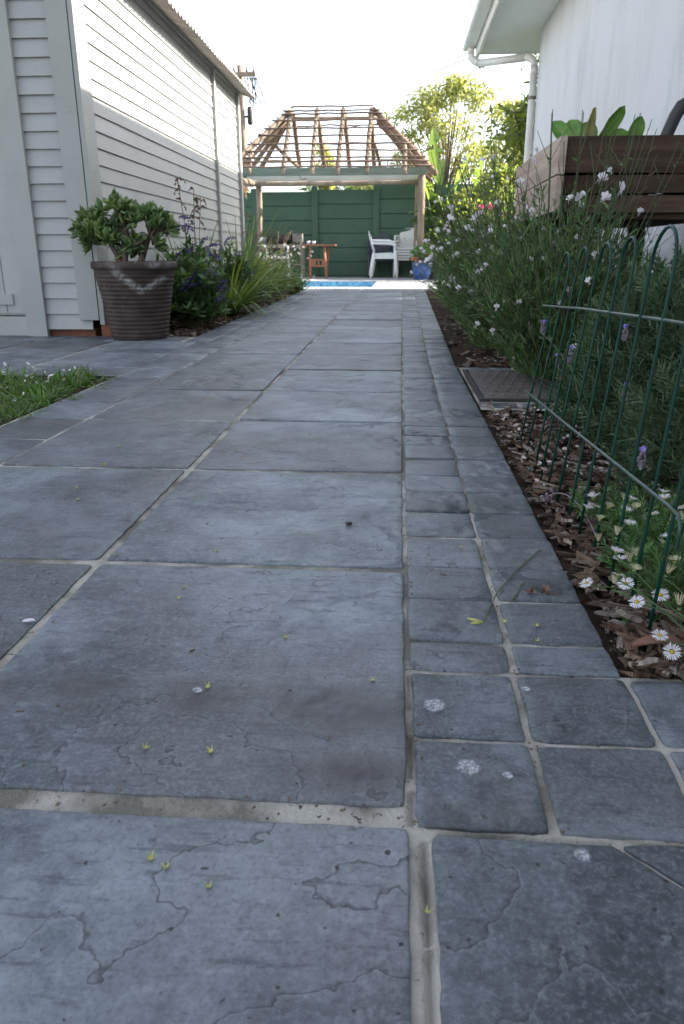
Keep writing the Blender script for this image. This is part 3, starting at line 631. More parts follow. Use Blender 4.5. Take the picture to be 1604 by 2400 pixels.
o = thing('wall_bracket', 'tan timber block fixed high on the white house wall', 'bracket', (HX - .035, 3.26, 1.39)); P_('block', mb, 'polebrown', o)

# ================================================================ GREEN PRECAST WALL
gw = thing('precast_wall', 'dark green precast panel wall behind the pole gazebo', 'garden wall', (0, WALLY, 0))
posts = [-5.35, -4.13, -2.91, -1.69, -.455, .78, 2.0, 3.2, 4.4]; tops = [1.62, 1.62, 1.63, 1.665, 1.755, 1.755, 1.77, 1.77]
for i, x in enumerate(posts):
    mb = MB(); h = max(tops[min(i, 7)], tops[max(0, i - 1)]) + .03
    mb.bb(x - .062, x + .062, -.05, .09, -.03, h); mb.bb(x - .05, x + .05, -.04, .08, h, h + .02); P_('post', mb, 'greenwall', gw)
    if i < len(posts) - 1:
        mb = MB(); z = tops[i]
        while z > -.02:
            zb = max(-.03, z - .274); mb.bb(x + .06, posts[i + 1] - .06, U(-.004, .004), .045, zb + .009, z - .009); mb.bb(x + .06, posts[i + 1] - .06, .032, .044, zb - .009, zb + .009); z = zb
        P_('panel', mb, 'greenwall', gw)

# ================================================================ GAZEBO
GF, GR = 14.0, 15.55
gz = thing('gazebo', 'unthatched pole gazebo with open lath roof before the green wall', 'gazebo', (-1.2, 14.8, 0))
def gp(x, y, z): return (x + 1.2, y - 14.8, z)
def pole(name, a, b, r, mat='pole', n=10, tap=.93):
    mb = MB(); t = np.linspace(0, 1, 9)[:, None]; P = np.array(gp(*a)) * (1 - t) + np.array(gp(*b)) * t; P[1:-1] += rng.uniform(-.006, .006, (7, 3))
    mb.tube(P, np.linspace(r, r * tap, 9), n, wob=.05); return P_(name, mb, mat, gz, True)
pole('post', (.395, GF + .15, -.02), (.39, GF + .15, 1.80), .066); pole('post', (-2.93, GF + .15, -.02), (-2.93, GF + .15, 1.80), .062)
pole('post', (-2.76, GR, -.02), (-2.76, GR, 1.72), .062); pole('post', (.36, GR, -.02), (.36, GR, 1.75), .06)
def plank(name, x0, x1, y, z0, z1, mat, th=.04):
    mb = MB(); mb.box(gp((x0 + x1) / 2, y, (z0 + z1) / 2), (x1 - x0, th, z1 - z0), jit=.004); return P_(name, mb, mat, gz)
plank('beam', -3.02, .47, GF, 1.735, 1.858, 'greenplank'); plank('beam', -2.98, .37, GR + .02, 1.785, 1.885, 'paleplank')
pole('log_beam', (-3.0, GR - .08, 1.73), (.42, GR - .08, 1.745), .045, 'pole'); 
pole('log_beam', (-2.96, GF - .1, 1.70), (-2.80, GR + .2, 1.75), .055); pole('log_beam', (.41, GF + .05, 1.79), (.37, GR + .2, 1.79), .05)
pole('ridge_pole', (-2.0, 14.9, 2.77), (-.38, 14.9, 2.765), .038)
ft = [(-2.003, -1.993), (-1.5, -1.522), (-1.063, -1.046), (-.569, -.534)]
for b, t in ft: pole('rafter', (b, 13.62, 1.735), (t, 14.88, 2.91), .043, tap=.95)
for b, t in ((-1.972, -1.97), (-1.462, -1.53), (-.968, -1.03), (-.476, -.56)): pole('rafter', (b, 16.05, 1.80), (t, 14.95, 2.86), .045, 'polebrown')
pole('hip_rafter', (-3.05, 13.55, 1.72), (-1.99, 14.85, 2.90), .05, 'pole'); pole('hip_rafter', (.60, 13.6, 1.72), (-.50, 14.85, 2.90), .05, 'polebrown')
pole('hip_rafter', (-3.0, 16.0, 1.75), (-1.99, 14.95, 2.85), .048, 'polebrown'); pole('hip_rafter', (.55, 16.05, 1.75), (-.48, 14.95, 2.85), .048, 'polebrown')
pole('rafter', (-2.585, 13.62, 1.745), (-2.60, 14.12, 2.22), .042); pole('rafter', (.079, 13.62, 1.73), (.085, 14.1, 2.21), .042)
for yy in (14.45, 15.2): pole('rafter', (-3.05, yy, 1.76), (-2.1, 14.9 + (yy - 14.85) * .25, 2.72), .043, 'polebrown'); pole('rafter', (.58, yy, 1.76), (-.42, 14.9 + (yy - 14.85) * .25, 2.72), .043, 'polebrown')
pole('strut', (-2.22, 14.5, 2.26), (-1.9, 15.4, 1.98), .034, 'polebrown'); pole('strut', (-.46, 14.5, 2.27), (-.35, 15.3, 1.99), .034, 'polebrown')
def lath(a, b, r=.0165):
    mb = MB(); n = 14; t = np.linspace(0, 1, n)[:, None]; P = np.array(gp(*a)) * (1 - t) + np.array(gp(*b)) * t; P += np.c_[np.zeros(n), fbm(t[:, 0] * 5 + U(0, 99), t[:, 0] * 0, 3, 2) * .02, fbm(t[:, 0] * 4 + U(0, 99), t[:, 0] * 0, 7, 2) * .028]
    mb.tube(P, np.linspace(r, r * U(.7, 1), n), 6, wob=.1); P_('lath', mb, 'lath', gz, True)
def front(z): t = (z - 1.735) / (2.91 - 1.735); return 13.62 + t * 1.26 - .05, -3.05 + t * 1.06, .58 - t * 1.09
for z in (1.80, 1.885, 1.97, 2.09, 2.215, 2.36, 2.50, 2.645, 2.77, 2.83):
    y_, xl, xr = front(z); lath((xl - U(.02, .1), y_, z + .04), (xr + U(.02, .1), y_, z + .04 + U(-.012, .012)))
lath((-2.0, 14.86, 2.955), (-.50, 14.86, 2.965))
for z in (1.9, 2.13, 2.4, 2.66): 
    t = (z - 1.8) / 1.06; yb = 16.05 - t * 1.1; lath((-3.0 + t * 1.0, yb + .04, z + .04), (.55 - t * 1.0, yb + .04, z + .04), .014)
for sgn, x0, x1 in ((-1, -3.08, -2.02), (1, .60, -.46)):
    for z in (1.86, 1.98, 2.12, 2.27, 2.42, 2.57, 2.72):
        t = (z - 1.735) / 1.15; lath((x0 + (x1 - x0) * t + sgn * .05, 13.62 + 1.2 * t, z + .03), (x0 + (x1 - x0) * t + sgn * .05, 16.0 - 1.05 * t, z + .03), .014)
mb = MB(); q = bez((-.55, -.85, 1.74), (-.5, -.9, 1.62), (-.42, -.86, 1.70), 10); mb.tube(q, .006, 5); P_('wire_loop', mb, 'cable', gz, True)
# dry fronds hanging from the log beam at the left
o = thing('dry_frond', 'dry orange palm frond hanging under the gazebo left corner', 'dry frond', (-2.93, 14.0, 1.68))
mb = MB(); N = 90; mb.scatter(LANCE, np.c_[rng.uniform(-.14, .14, N), rng.uniform(-.1, .1, N), rng.uniform(-.06, .02, N)], np.c_[rng.normal(0, .5, N), rng.normal(0, .3, N), -np.ones(N)], rng.uniform(.15, .34, N), wsc=.6); P_('leaves', mb, 'frond', o)

# ================================================================ FURNITURE ON THE DECK
def chair(name, label, mat, loc, rz, group=None):
    """one-piece plastic garden chair, faces local -y"""
    t = thing(name, label, 'chair', loc, rz, group)
    mb = MB(); u = np.linspace(-1, 1, 9); P = np.array([[(x * (.205 + .015 * (1 - v)), -.21 + .42 * v, .40 + .018 * x * x - .02 * v + (-.03 * (1 - min(1, v * 6)) ** 2)) for v in np.linspace(0, 1, 8)] for x in u]); mb.shell(P, .009)
    P_('seat', mb, mat, t, True)
    mb = MB()
    for s in (-1, 1): mb.bb(s * .213 - .006, s * .213 + .006, -.2, .2, .355, .405)
    mb.bb(-.205, .205, -.212, -.2, .355, .392); P_('apron', mb, mat, t)
    mb = MB(); nv = 15; P = []
    for i, x in enumerate(np.linspace(-1, 1, 12)):
        hmax = .40 - .10 * abs(x) ** 3.2
        P.append([(x * (.205 + .02 * math.sin(3 * v)), .20 + .115 * v + .03 * (1 - x * x) * math.sin(v * 3) * .6 - .03 * x * x, .385 + hmax * v * 1.06) for v in np.linspace(0, 1, nv)])
    mb.shell(P, .009, hole=lambda i, j: 5 <= j <= 8 and i in (3, 7)); P_('backrest', mb, mat, t, True)
    for sx in (-1, 1):
        mb = MB(); mb.tube([(sx * .225, .26, .64), (sx * .245, .12, .635), (sx * .25, -.1, .63), (sx * .245, -.19, .60), (sx * .235, -.215, .52)], [.016, .022, .024, .022, .018], 8); P_('armrest', mb, mat, t, True)
        for sy in (-1, 1):
            mb = MB(); top = (sx * .225, -.205 if sy < 0 else .20, .53 if sy < 0 else .42); bot = (sx * .245, -.235 if sy < 0 else .27, .0)
            mb.tube([top, tuple((a * 2 + b) / 3 for a, b in zip(top, bot)), tuple((a + b * 2) / 3 for a, b in zip(top, bot)), bot], [.022, .026, .023, .018], 8); P_('leg', mb, mat, t, True)
    return t
gA, gB, gC = 'white plastic chairs facing the pool side', 'stack of white plastic chairs by the gazebo post', 'stack of dark plastic chairs by the green wall'
la = ['white plastic chair turned sideways, lower one of a pair', 'white plastic chair turned sideways, upper one of a pair']
c0 = chair('plastic_chair', la[0], 'plastic', (-.245, 15.22, 0), R_(88), gA)
dup(c0, (-.262, 15.225, .052), label=la[1])
words_ = ['lowest', 'second lowest', 'middle', 'second highest', 'topmost']
for i in range(5):
    c = dup(c0, (.185, 15.52 + .012 * i, .05 * i), (0, 0, R_(-8)), (.93, 1, .92), label=f'white plastic chair facing the path, {words_[i]} in the tall stack'); c['group'] = gB
cd = chair('plastic_chair', 'dark grey plastic chair, lowest in the stack against green wall', 'darkplastic', (-.34, 15.53, 0), R_(3), gC); cd.scale = (1.02, .9, .86)
for i, wd in enumerate(('second', 'third', 'topmost')): dup(cd, (-.34, 15.54 + .01 * i, .052 * (i + 1)), label=f'dark grey plastic chair, {wd} in the stack against green wall')
cq = dup(cd, (-2.42, 14.95, 0), (0, 0, R_(35)), label='dark grey plastic chair under the white one behind left bed'); cq['group'] = 'chairs behind the left bed'
c = dup(c0, (-2.42, 14.95, .045), (0, 0, R_(35)), (.97, 1, .88), label='white plastic chair stacked on a dark one behind left bed'); c['group'] = 'chairs behind the left bed'

tb = thing('wooden_table', 'small reddish wooden table with splayed legs by the green wall', 'table', (-1.48, 14.75, 0))
mb = MB(); mb.bb(-.33, .31, -.2, .22, .588, .615); P_('table_top', mb, 'redwood', tb)
for a, b in (((-.20, .12, .59), (-.225, .16, 0)), ((.155, .12, .59), (.10, .16, 0)), ((-.17, -.16, .59), (-.165, -.2, 0)), ((.10, -.16, .59), (.135, -.2, 0))):
    mb = MB(); mb.bar(a, b, .034, .03); P_('leg', mb, 'redwood', tb)
mb = MB(); xs_ = [-.145, -.085, -.055, -.02, .01, .05, .08, .115]
pr = lambda x: .335 if -.085 <= x <= .06 else .29
mb.bb(-.15, .125, -.195, -.175, .215, .245); mb.bb(-.15, .125, -.195, -.175, .325, .355)
for a, b in ((-.15, -.075), (-.025, .0), (.05, .125)): mb.bb(a, b, -.1945, -.1755, .245, .325)
P_('slotted_panel', mb, 'redwood', tb)
for i, (x, lb) in enumerate(((-.21, 'white cup at left end of the small wooden table'), (-.115, 'white cup beside another on the small wooden table'))):
    mb = MB(); mb.lathe([(.0, 0), (.028, 0), (.036, .06), (.033, .06), (.026, .006), (0, .006)], 16); o = tag(mb.build('cup', M['plastic'], None, True), lb, 'cup', 'cups on the wooden table'); o.location = (-1.48 + x, 14.7, .616)

st = thing('grill_stand', 'greyed timber stand carrying the barbecue grill', 'stand', (-2.25, 15.3, 0))
mb = MB(); mb.bb(-.42, .40, -.22, .22, .555, .615); P_('stand_top', mb, 'greywood', st)
for x, y, h in ((-.38, -.18, .555), (-.38, .18, .555), (.35, .18, .555)):
    mb = MB(); mb.bb(x - .03, x + .03, y - .03, y + .03, 0, h); P_('leg', mb, 'greywood', st)
mb = MB(); mb.bar((.372, -.235, 0), (.372, -.235, .71), .05, .028, up=(0, 1, 0)); P_('leg', mb, 'greywood', st)
mb = MB(); mb.bb(-.35, .35, -.2, -.17, .24, .265); P_('rail', mb, 'greywood', st)
gr = thing('grill', 'black barbecue grill with grey end box on timber stand', 'grill', (-2.25, 15.3, .617))
mb = MB(); th = np.linspace(math.pi, 2 * math.pi, 12); P = np.array([[(x, .15 * math.cos(a), .165 + .15 * math.sin(a)) for a in th] for x in np.linspace(-.32, .17, 6)]); mb.shell(P, .008); mb.bb(-.33, .18, -.16, .16, .165, .175); P_('basin', mb, 'black', gr, False)
mb = MB(); mb.bb(.19, .37, -.14, .14, .055, .195); mb.bb(.185, .375, -.145, .145, .195, .205); P_('end_box', mb, 'greymetal', gr)
mb = MB(); 
for x in (.21, .35): mb.bb(x - .012, x + .012, -.1, .1, 0, .055)
for x in (-.28, .13): mb.bb(x - .012, x + .012, -.06, .06, 0, .03)
P_('foot', mb, 'black', gr)
mb = MB(); mb.tube([(-2.55, 15.05, .035), (-1.92, 15.0, .035)], .033, 12); tag(mb.build('pool_noodle', M['teal'], None, True), 'green foam tube lying on the deck below the grill stand', 'pool noodle')
# glazed pot with geranium, grey pot with big leaves
o = thing('glazed_pot', 'cobalt blue glazed pot standing by the right gazebo post', 'plant pot', (.44, 14.05, 0))
mb = MB(); mb.lathe([(0, 0), (.115, 0), (.13, .01), (.155, .10), (.175, .20), (.180, .27), (.186, .275), (.186, .292), (.172, .295), (.165, .26), (0, .25)], 40); P_('pot_body', mb, 'blueglaze', o, True)
mb = MB(); mb.lathe([(0, .262), (.164, .264)], 24); P_('potting_soil', mb, 'soil', o)
o = thing('geranium', 'trailing red geranium growing in the blue glazed pot', 'geranium', (.43, 14.05, .26))
mb = MB()
for i in range(16):
    b = sphere_dirs(1, .3)[0]; e = b * np.array((.16, .14, .26)) * U(.7, 1.1); mb.tube(bez((0, 0, 0), e * (.3, .3, .8), e, 6), .005, 5)
mb.tube(bez((-.06, -.1, 0), (-.14, -.18, .12), (-.15, -.2, -.06), 8), .004, 5); mb.tube([(-.02, -.05, 0), (-.01, -.06, .34)], .006, 5); P_('stems', mb, 'stem', o, True)
mb = MB(); N = 170; D = sphere_dirs(N, -.15); mb.scatter(OVAL, D * np.c_[np.full(N, .19), np.full(N, .15), np.full(N, .2)] * rng.uniform(.5, 1.05, N)[:, None] + (.0, 0, .13), D + rng.normal(0, .5, (N, 3)), rng.uniform(.04, .075, N), wsc=1.5); P_('foliage', mb, 'geo', o)
for p in ((-.16, -.12, .10), (-.12, -.14, .09), (.1, -.12, .16)):
    mb = MB(); D = sphere_dirs(26); mb.scatter(OVAL, D * .02, D, .025); f = P_('flower_head', mb, 'red', o); f.location = p
o = thing('grey_pot', 'dark grey pot behind the blue glazed pot', 'plant pot', (.60, 14.35, 0))
mb = MB(); mb.lathe([(0, 0), (.11, 0), (.15, .42), (.16, .42), (.16, .45), (.145, .45), (.13, .40), (0, .39)], 32); P_('pot_body', mb, 'greypot', o, True)
def paddle(mb, base, dirn, L, W, droop=.3, torn=0, roll=None, fold=.15):
    d = Vector(dirn).normalized(); side = d.cross(Vector((0, 0, 1)));
    if side.length < .1: side = Vector((1, 0, 0))
    side.normalize()
    if roll: side.rotate(Matrix.Rotation(roll, 3, d))
    nrm = side.cross(d); n = 14; m_ = 4; P = []
    for i in range(n + 1):
        t = i / n; w = W * (math.sin(math.pi * (t * .93 + .05)) ** .75); c = Vector(base) + d * (L * t) - Vector((0, 0, droop * L * t * t)); row = []
        for j in range(-m_, m_ + 1):
            s = j / m_; row.append(c + side * (w * s) + nrm * (fold * w * abs(s)) + nrm * U(-.01, .01) * W)
        P.append([tuple(p) for p in row])
    V = np.array(P).reshape(-1, 3); k_ = 2 * m_ + 1; q = []
    tr = {(random.randrange(3, n), random.choice((0, 1))) for _ in range(torn)}
    for i in range(n):
        for j in range(k_ - 1):
            if torn and (i, 0 if j < m_ else 1) in tr and (j < m_ - 1 or j > m_): continue
            q.append((i * k_ + j, i * k_ + j + 1, (i + 1) * k_ + j + 1, (i + 1) * k_ + j))
    mb.add(V, q, rnd=random.random())
o = thing('elephant_ear_plant', 'broad dark leaved plant in the grey pot beside gazebo post', 'potted plant', (.60, 14.35, .4))
mb = MB(); ml = MB()
for i in range(9):
    a = U(0, 6.28); r = U(.05, .16); p = (r * math.cos(a), r * math.sin(a), U(.12, .42)); mb.tube(bez((0, 0, 0), (0, 0, p[2] * .7), p, 6), .006, 5); paddle(ml, p, (math.cos(a), math.sin(a), -.6), U(.18, .28), U(.07, .11), .2)
P_('stems', mb, 'stem', o, True); P_('foliage', ml, 'bushleaf', o, True)
# ================================================================ LEFT POT AND JADE PLANT
PX_, PY_ = -1.322, 3.81
pot = thing('plant_pot', 'big brown ribbed clay pot with white salt marks beside shed corner', 'plant pot', (PX_, PY_, 0))
n = 120; prof = [(.132, 0.0), (.138, .004)]; zz = np.linspace(.008, .335, 150)
for z in zz:
    t = z / .335; r = .138 + .052 * t + .006 * t * t; r += .0032 * (0.5 + .5 * math.cos(z / .0205 * 2 * math.pi)) ** .6 * min(1, (.345 - z) / .05); prof.append((r, z))
prof += [(.200, .338), (.2085, .344), (.2105, .352), (.2105, .366), (.2075, .374), (.198, .377), (.19, .372), (.186, .35), (0, .345)]
mb = MB(); mb.lathe(prof, n); V = np.vstack(mb.v); ang = np.degrees(np.arctan2(V[:, 1], V[:, 0])); hx = V[:, 0]; hz = V[:, 2]
def segd(x, z, a, b):
    a = np.array(a); b = np.array(b); d = b - a; t = np.clip(((x - a[0]) * d[0] + (z - a[1]) * d[1]) / (d @ d), 0, 1); return np.hypot(x - a[0] - t * d[0], z - a[1] - t * d[1])
mk_ = np.maximum.reduce([np.clip(1.25 - segd(hx, hz, (-.03, .33), (.075, .245)) / .020, 0, 1), np.clip(1.1 - segd(hx, hz, (.105, .25), (.17, .30)) / .016, 0, 1), .75 * np.clip(1 - segd(hx, hz, (.13, .36), (.19, .36)) / .022, 0, 1), .5 * np.clip(1 - segd(hx, hz, (-.05, .36), (-.01, .33)) / .03, 0, 1)])
mk_ = mk_ * (V[:, 1] < 0) * np.clip(.5 + 1.2 * pn(hx * 30, hz * 60, 3) + .35, 0, 1)
P_('pot_body', mb, 'potclay', pot, True, extra=mk_)
mb = MB(); mb.lathe([(0, .352), (.185, .353)], 40); P_('potting_soil', mb, 'soil', pot)
jd = thing('jade_plant', 'thick stemmed jade plant growing in the brown ribbed pot', 'jade plant', (PX_, PY_, .35))
mb = MB(); ml = MB()
forks = [((-.055, -.03, 0), (-.085, -.02, .11), (-.165, -.03, .185), .017), ((-.03, -.04, 0), (-.035, -.02, .12), (-.01, .0, .225), .016), ((.035, -.03, 0), (.055, 0, .10), (.115, .0, .175), .016), ((.02, .03, 0), (.06, .05, .12), (.10, .06, .21), .015)]
tips = []
for a, b, c, r in forks:
    mb.tube(bez(a, b, c, 9), np.linspace(r, r * .5, 9), 9, wob=.12)
for cx, cy, cz, rx, rz, nn in ((-.155, 0, .205, .09, .055, 12), (-.055, 0, .265, .085, .045, 12), (.085, 0, .21, .075, .06, 12), (.155, 0, .165, .055, .05, 8), (-.03, 0, .15, .09, .05, 9), (-.10, -.07, .11, .09, .035, 8), (.09, -.06, .10, .08, .03, 5), (-.19, -.02, .15, .05, .05, 6), (-.01, -.05, .07, .05, .03, 3)):
    for i in range(nn):
        d = sphere_dirs(1, -.5)[0]; p = np.array((cx, cy, cz)) + d * (rx, .085, rz) * U(.6, 1.05); tips.append((p, d))
for p, d in tips:
    f = min(forks, key=lambda f: np.linalg.norm(np.array(f[2]) - p)); s0 = np.array(f[1]) * .35 + np.array(f[2]) * .65
    mid = (s0 + p) / 2 + (0, 0, -.02); mb.tube(bez(s0, mid, p, 6), np.linspace(.0075, .004, 6), 6)
    N = random.randint(8, 12); dd = d + (0, 0, .35); dd /= np.linalg.norm(dd); D = sphere_dirs(N) * .95 + dd * 1.0
    ml.scatter(FAT, p + D * .004 - dd * rng.uniform(0, .02, N)[:, None], D, rng.uniform(.042, .068, N), wsc=rng.uniform(.85, 1.1, N))
P_('branches', mb, 'jadestem', jd, True); P_('foliage', ml, 'jade', jd, True)

# ================================================================ LEFT BED PLANTS
def leafy_dome(name, label, cat, loc, R, H, n_st, leafT, lsz, mat, per=14, wsc=1., group=None, stemmat='stem', lean=(0, 0), low=0.):
    t = thing(name, label, cat, loc, 0, group); mb = MB(); ml = MB(); tp = []
    for i in range(n_st):
        d = sphere_dirs(1, low)[0]; tip = np.array((d[0] * R[0], d[1] * R[1], H * (.25 + .75 * max(0, d[2])))) * U(.55, 1.05) + (lean[0] * d[2], lean[1] * d[2], 0)
        c = bez((tip[0] * .12, tip[1] * .12, 0), (tip[0] * .35, tip[1] * .35, tip[2] * .8), tip, 9); mb.tube(c, np.linspace(.004, .0015, 9), 4); tp.append((c[-1], c[-1] - c[-2]))
        ts = rng.uniform(.28, 1, per); k_ = np.minimum((ts * 8).astype(int), 7); pos = c[k_] + (c[k_ + 1] - c[k_]) * ((ts * 8) - k_)[:, None]
        dr = (c[k_ + 1] - c[k_]); dr /= np.linalg.norm(dr, axis=1)[:, None]; D = dr * .55 + sphere_dirs(per, -.3)
        ml.scatter(leafT, pos, D, lsz * rng.uniform(.55, 1.1, per), wsc=wsc, up=(0, 0, 1))
    P_('stems', mb, stemmat, t); P_('foliage', ml, mat, t); return t, tp
def flower_head_mesh(n=46, r=.032):
    mb = MB(); u = rng.uniform(-1, 1, (n, 2)); pos = np.c_[u[:, 0] * r * 1.5, u[:, 1] * r, .006 * rng.normal(size=n) - u[:, 0] ** 2 * r * .6]
    mb.scatter(BALL, pos, sphere_dirs(n), rng.uniform(.007, .013, n)); return mb
fh = [None]
def purple_heads(t, pts):
    for i, p in enumerate(pts):
        if fh[0] is None: o = P_('flower_head', flower_head_mesh(), 'purple', t); fh[0] = o
        else: o = fh[0].copy(); COL.objects.link(o); o.parent = t
        o.location = p; o.rotation_euler = (U(-.6, .6), U(-.6, .6), U(0, 6)); o.scale = (U(.7, 1.3),) * 3
GL = 'flowering plants along the shed wall'
def heads_from(tp, n, zmin, lift=.03, front=None):
    c = [p for p, d in tp if p[2] > zmin]; random.shuffle(c); return [tuple(np.array(p) + (0, 0, U(.0, lift))) for p in c[:n]]
t, tp = leafy_dome('purple_flowered_shrub', 'leafy purple flowered shrub right beside the brown ribbed pot', 'shrub', (-1.21, 4.42, 0), (.24, .27), .47, 120, LANCE, .066, 'leafA', per=26, wsc=1.75, group=GL)
purple_heads(t, heads_from(tp, 13, .16) + [(.10, -.1, .30), (.14, 0, .31), (.02, -.12, .27), (.17, .05, .25), (.18, -.05, .17), (-.02, .05, .43)])
t, tp = leafy_dome('purple_flowered_shrub', 'taller purple flowered shrub against the weatherboards behind the pot', 'shrub', (-1.34, 4.95, 0), (.21, .30), .55, 90, LANCE, .064, 'leafA', per=24, wsc=1.6, group=GL)
purple_heads(t, heads_from(tp, 14, .30, .06) + [(-.10, -.3, .62), (-.04, -.25, .58), (.03, -.1, .62), (-.08, -.28, .60), (.12, -.1, .5), (.14, -.05, .46)])
t, tp = leafy_dome('purple_flowered_shrub', 'farther purple flowered shrub among the arching grass', 'shrub', (-1.25, 5.75, 0), (.24, .35), .50, 80, LANCE, .062, 'leafA', per=22, wsc=1.6, group=GL)
purple_heads(t, heads_from(tp, 14, .26, .05))
t, tp = leafy_dome('leafy_plant', 'low dark leafy plant at the base of the purple shrub', 'plant', (-1.13, 4.52, 0), (.13, .2), .2, 36, LANCE, .05, 'leafA', per=18, wsc=1.6)
def arching_grass(name, label, loc, n, L, spread, mat='reed', w=.012, heads=0, up=.8):
    t = thing(name, label, 'grass clump', loc, 0, 'grass clumps along the shed wall'); mb = MB()
    for bend in (.5, 1.1, 1.8):
        k_ = n // 3; a = rng.uniform(0, 6.28, k_); D = np.c_[np.cos(a) * spread, np.sin(a) * spread, np.full(k_, up)] * rng.uniform(.6, 1.2, (k_, 3))
        T = blade_T(bend, 7, w); P = np.c_[np.cos(a) * .05 * rng.random(k_), np.sin(a) * .05 * rng.random(k_), np.zeros(k_)]
        # droop downwards: template z normal is upward-facing, bends to -z
        mb.scatter(T, P, D, L * rng.uniform(.5, 1.1, k_), up=(0, 0, 3.))
    P_('foliage', mb, mat, t)
    for i in range(heads):
        a = U(0, 6.28); r = U(.15, .42) * L; e = np.array((math.cos(a) * r, math.sin(a) * r, L * U(.8, 1.15))); c = bez((0, 0, 0), e * (.3, .3, 1.1), e, 10); ms = MB(); ms.tube(c, np.linspace(.002, .001, 10), 4)
        N = 26; k_ = rng.integers(6, 10, N); ms.scatter(BALL, c[k_] + rng.normal(0, .008, (N, 3)) - np.c_[np.zeros((N, 2)), rng.uniform(0, .05, N)], sphere_dirs(N), rng.uniform(.006, .012, N)); P_('seed_spray', ms, 'seed', t)
    return t
arching_grass('arching_grass', 'tall bright green arching grass by the end of shed', (-1.34, 6.5, 0), 190, .84, .32, w=.009)
arching_grass('arching_grass', 'broad loose grass clump below the purple flowers', (-1.22, 5.45, 0), 230, .66, .62)
arching_grass('arching_grass', 'thin upright grass clump against the weatherboards', (-1.40, 5.15, 0), 70, .72, .2, w=.007, up=1.1)
arching_grass('arching_grass', 'fine grass clump with long curved plumes near the pool', (-1.32, 7.35, 0), 180, .72, .5, heads=8, w=.008)
o = thing('dry_seed_stalk', 'dry rusty seed stalks standing above purple shrub by shed wall', 'dry stalk', (-1.33, 4.98, 0))
for (x, y, z) in ((-.06, -.05, .86), (.03, .0, .80), (.08, -.04, .73)):
    mb = MB(); c = bez((x * .3, 0, 0), (x * .5, 0, z * .7), (x, y, z), 10); mb.tube(c, .002, 4); P_('stalk', mb, 'stalk', o)
    mb = MB()
    for i in range(7):
        e0 = c[random.choice((7, 8, 9))]; e = e0 + (U(-.06, .06), U(-.05, .05), U(-.10, .02)); cc = bez(e0, (e0 + e) / 2 + (0, 0, .025), e, 8); mb.tube(cc, .0009, 3); N = 12; k_ = rng.integers(1, 8, N)
        mb.scatter(BALL, cc[k_] + rng.normal(0, .003, (N, 3)), sphere_dirs(N), rng.uniform(.009, .0145, N))
    P_('seed_spray', mb, 'seed', o)
t, tp = leafy_dome('seeding_plant', 'straggly plant with brown seed spikes and small white flowers by pool', 'plant', (-1.24, 7.85, 0), (.36, .42), .50, 90, LANCE, .05, 'gauraleaf', per=16, wsc=1.1, group=GL)
mb = MB()
for i in range(34):
    a = U(0, 6.28); r = U(.1, .40); e = np.array((math.cos(a) * r, math.sin(a) * r, U(.3, .66))); c = bez((0, 0, .05), e * (.4, .4, .9), e, 9); mb.tube(c, .0018, 4); N = 16; k_ = rng.integers(4, 9, N); mb.scatter(BALL, c[k_] + rng.normal(0, .006, (N, 3)), sphere_dirs(N), rng.uniform(.007, .014, N))
P_('seed_spikes', mb, 'seed', t)
wf = MB(); D = sphere_dirs(7, 0); wf.scatter(OVAL, D * .002, D, .022); wfo = None
for i in range(46):
    a = U(0, 6.28); r = U(.15, .44); p = (math.cos(a) * r, math.sin(a) * r, U(.08, .6) * (1.15 - r))
    if wfo is None: wfo = P_('flower', wf, 'petal', t); o = wfo
    else: o = wfo.copy(); COL.objects.link(o); o.parent = t
    o.location = p; o.rotation_euler = (U(-1, 1), U(-1, 1), U(0, 6)); o.scale = (U(.6, 1.1),) * 3
t, tp = leafy_dome('leafy_plant', 'low rounded green plant at the pool end of left bed', 'plant', (-1.17, 8.6, 0), (.22, .5), .26, 80, LANCE, .06, 'leafA', per=16, wsc=1.5)
t, tp = leafy_dome('leafy_plant', 'green bushy plant between the grass clumps and shed wall', 'plant', (-1.3, 6.7, 0), (.26, .6), .34, 80, LANCE, .06, 'leafA', per=16, wsc=1.3)

# ================================================================ LAWN PATCH
mb = MB(); N = 5200; gx = -1.02 - .95 * rng.random(N) ** 1.5; gy = rng.uniform(1.35, 2.62, N)
keep = (gx < -1.03 + .07 * np.clip((2.3 - gy) / .6, -1, 1) + .05 * pn(gy * 6, gy * 0, 5) - .0) & (gy < 2.52 + .09 * pn(gx * 6, gx * 0, 7)); gx, gy = gx[keep], gy[keep]; N = len(gx)
hgt = .032 + .036 * np.clip((gy - 1.9) / .7, 0, 1) + .02 * pn(gx * 7, gy * 7, 2)
for bend in (.4, 1.2, 2.0):
    s_i = rng.random(N) < .5; k_ = s_i.sum(); D = np.c_[rng.normal(0, .55, (k_, 2)), np.full(k_, .8)]; mb.scatter(blade_T(bend, 4, .032), np.c_[gx[s_i], gy[s_i], np.full(k_, -.012)], D, hgt[s_i] * rng.uniform(.6, 1.5, k_), up=(0, 0, 1))
k_ = 260; gx2 = rng.uniform(-1.0, -.90, k_); gy2 = rng.uniform(1.5, 2.55, k_); kk = gx2 < -.955 + .06 * pn(gy2 * 8, gy2 * 0, 9); k_ = kk.sum()
mb.scatter(blade_T(1.0, 4, .035), np.c_[gx2[kk], gy2[kk], np.full(k_, .004)], np.c_[rng.normal(.3, .6, k_), rng.normal(0, .6, k_), np.full(k_, .25)], rng.uniform(.03, .06, k_), up=(0, 0, 1))
tag(mb.build('grass', M['grass']), 'patch of green lawn at the left edge of the path', 'grass', kind='stuff')
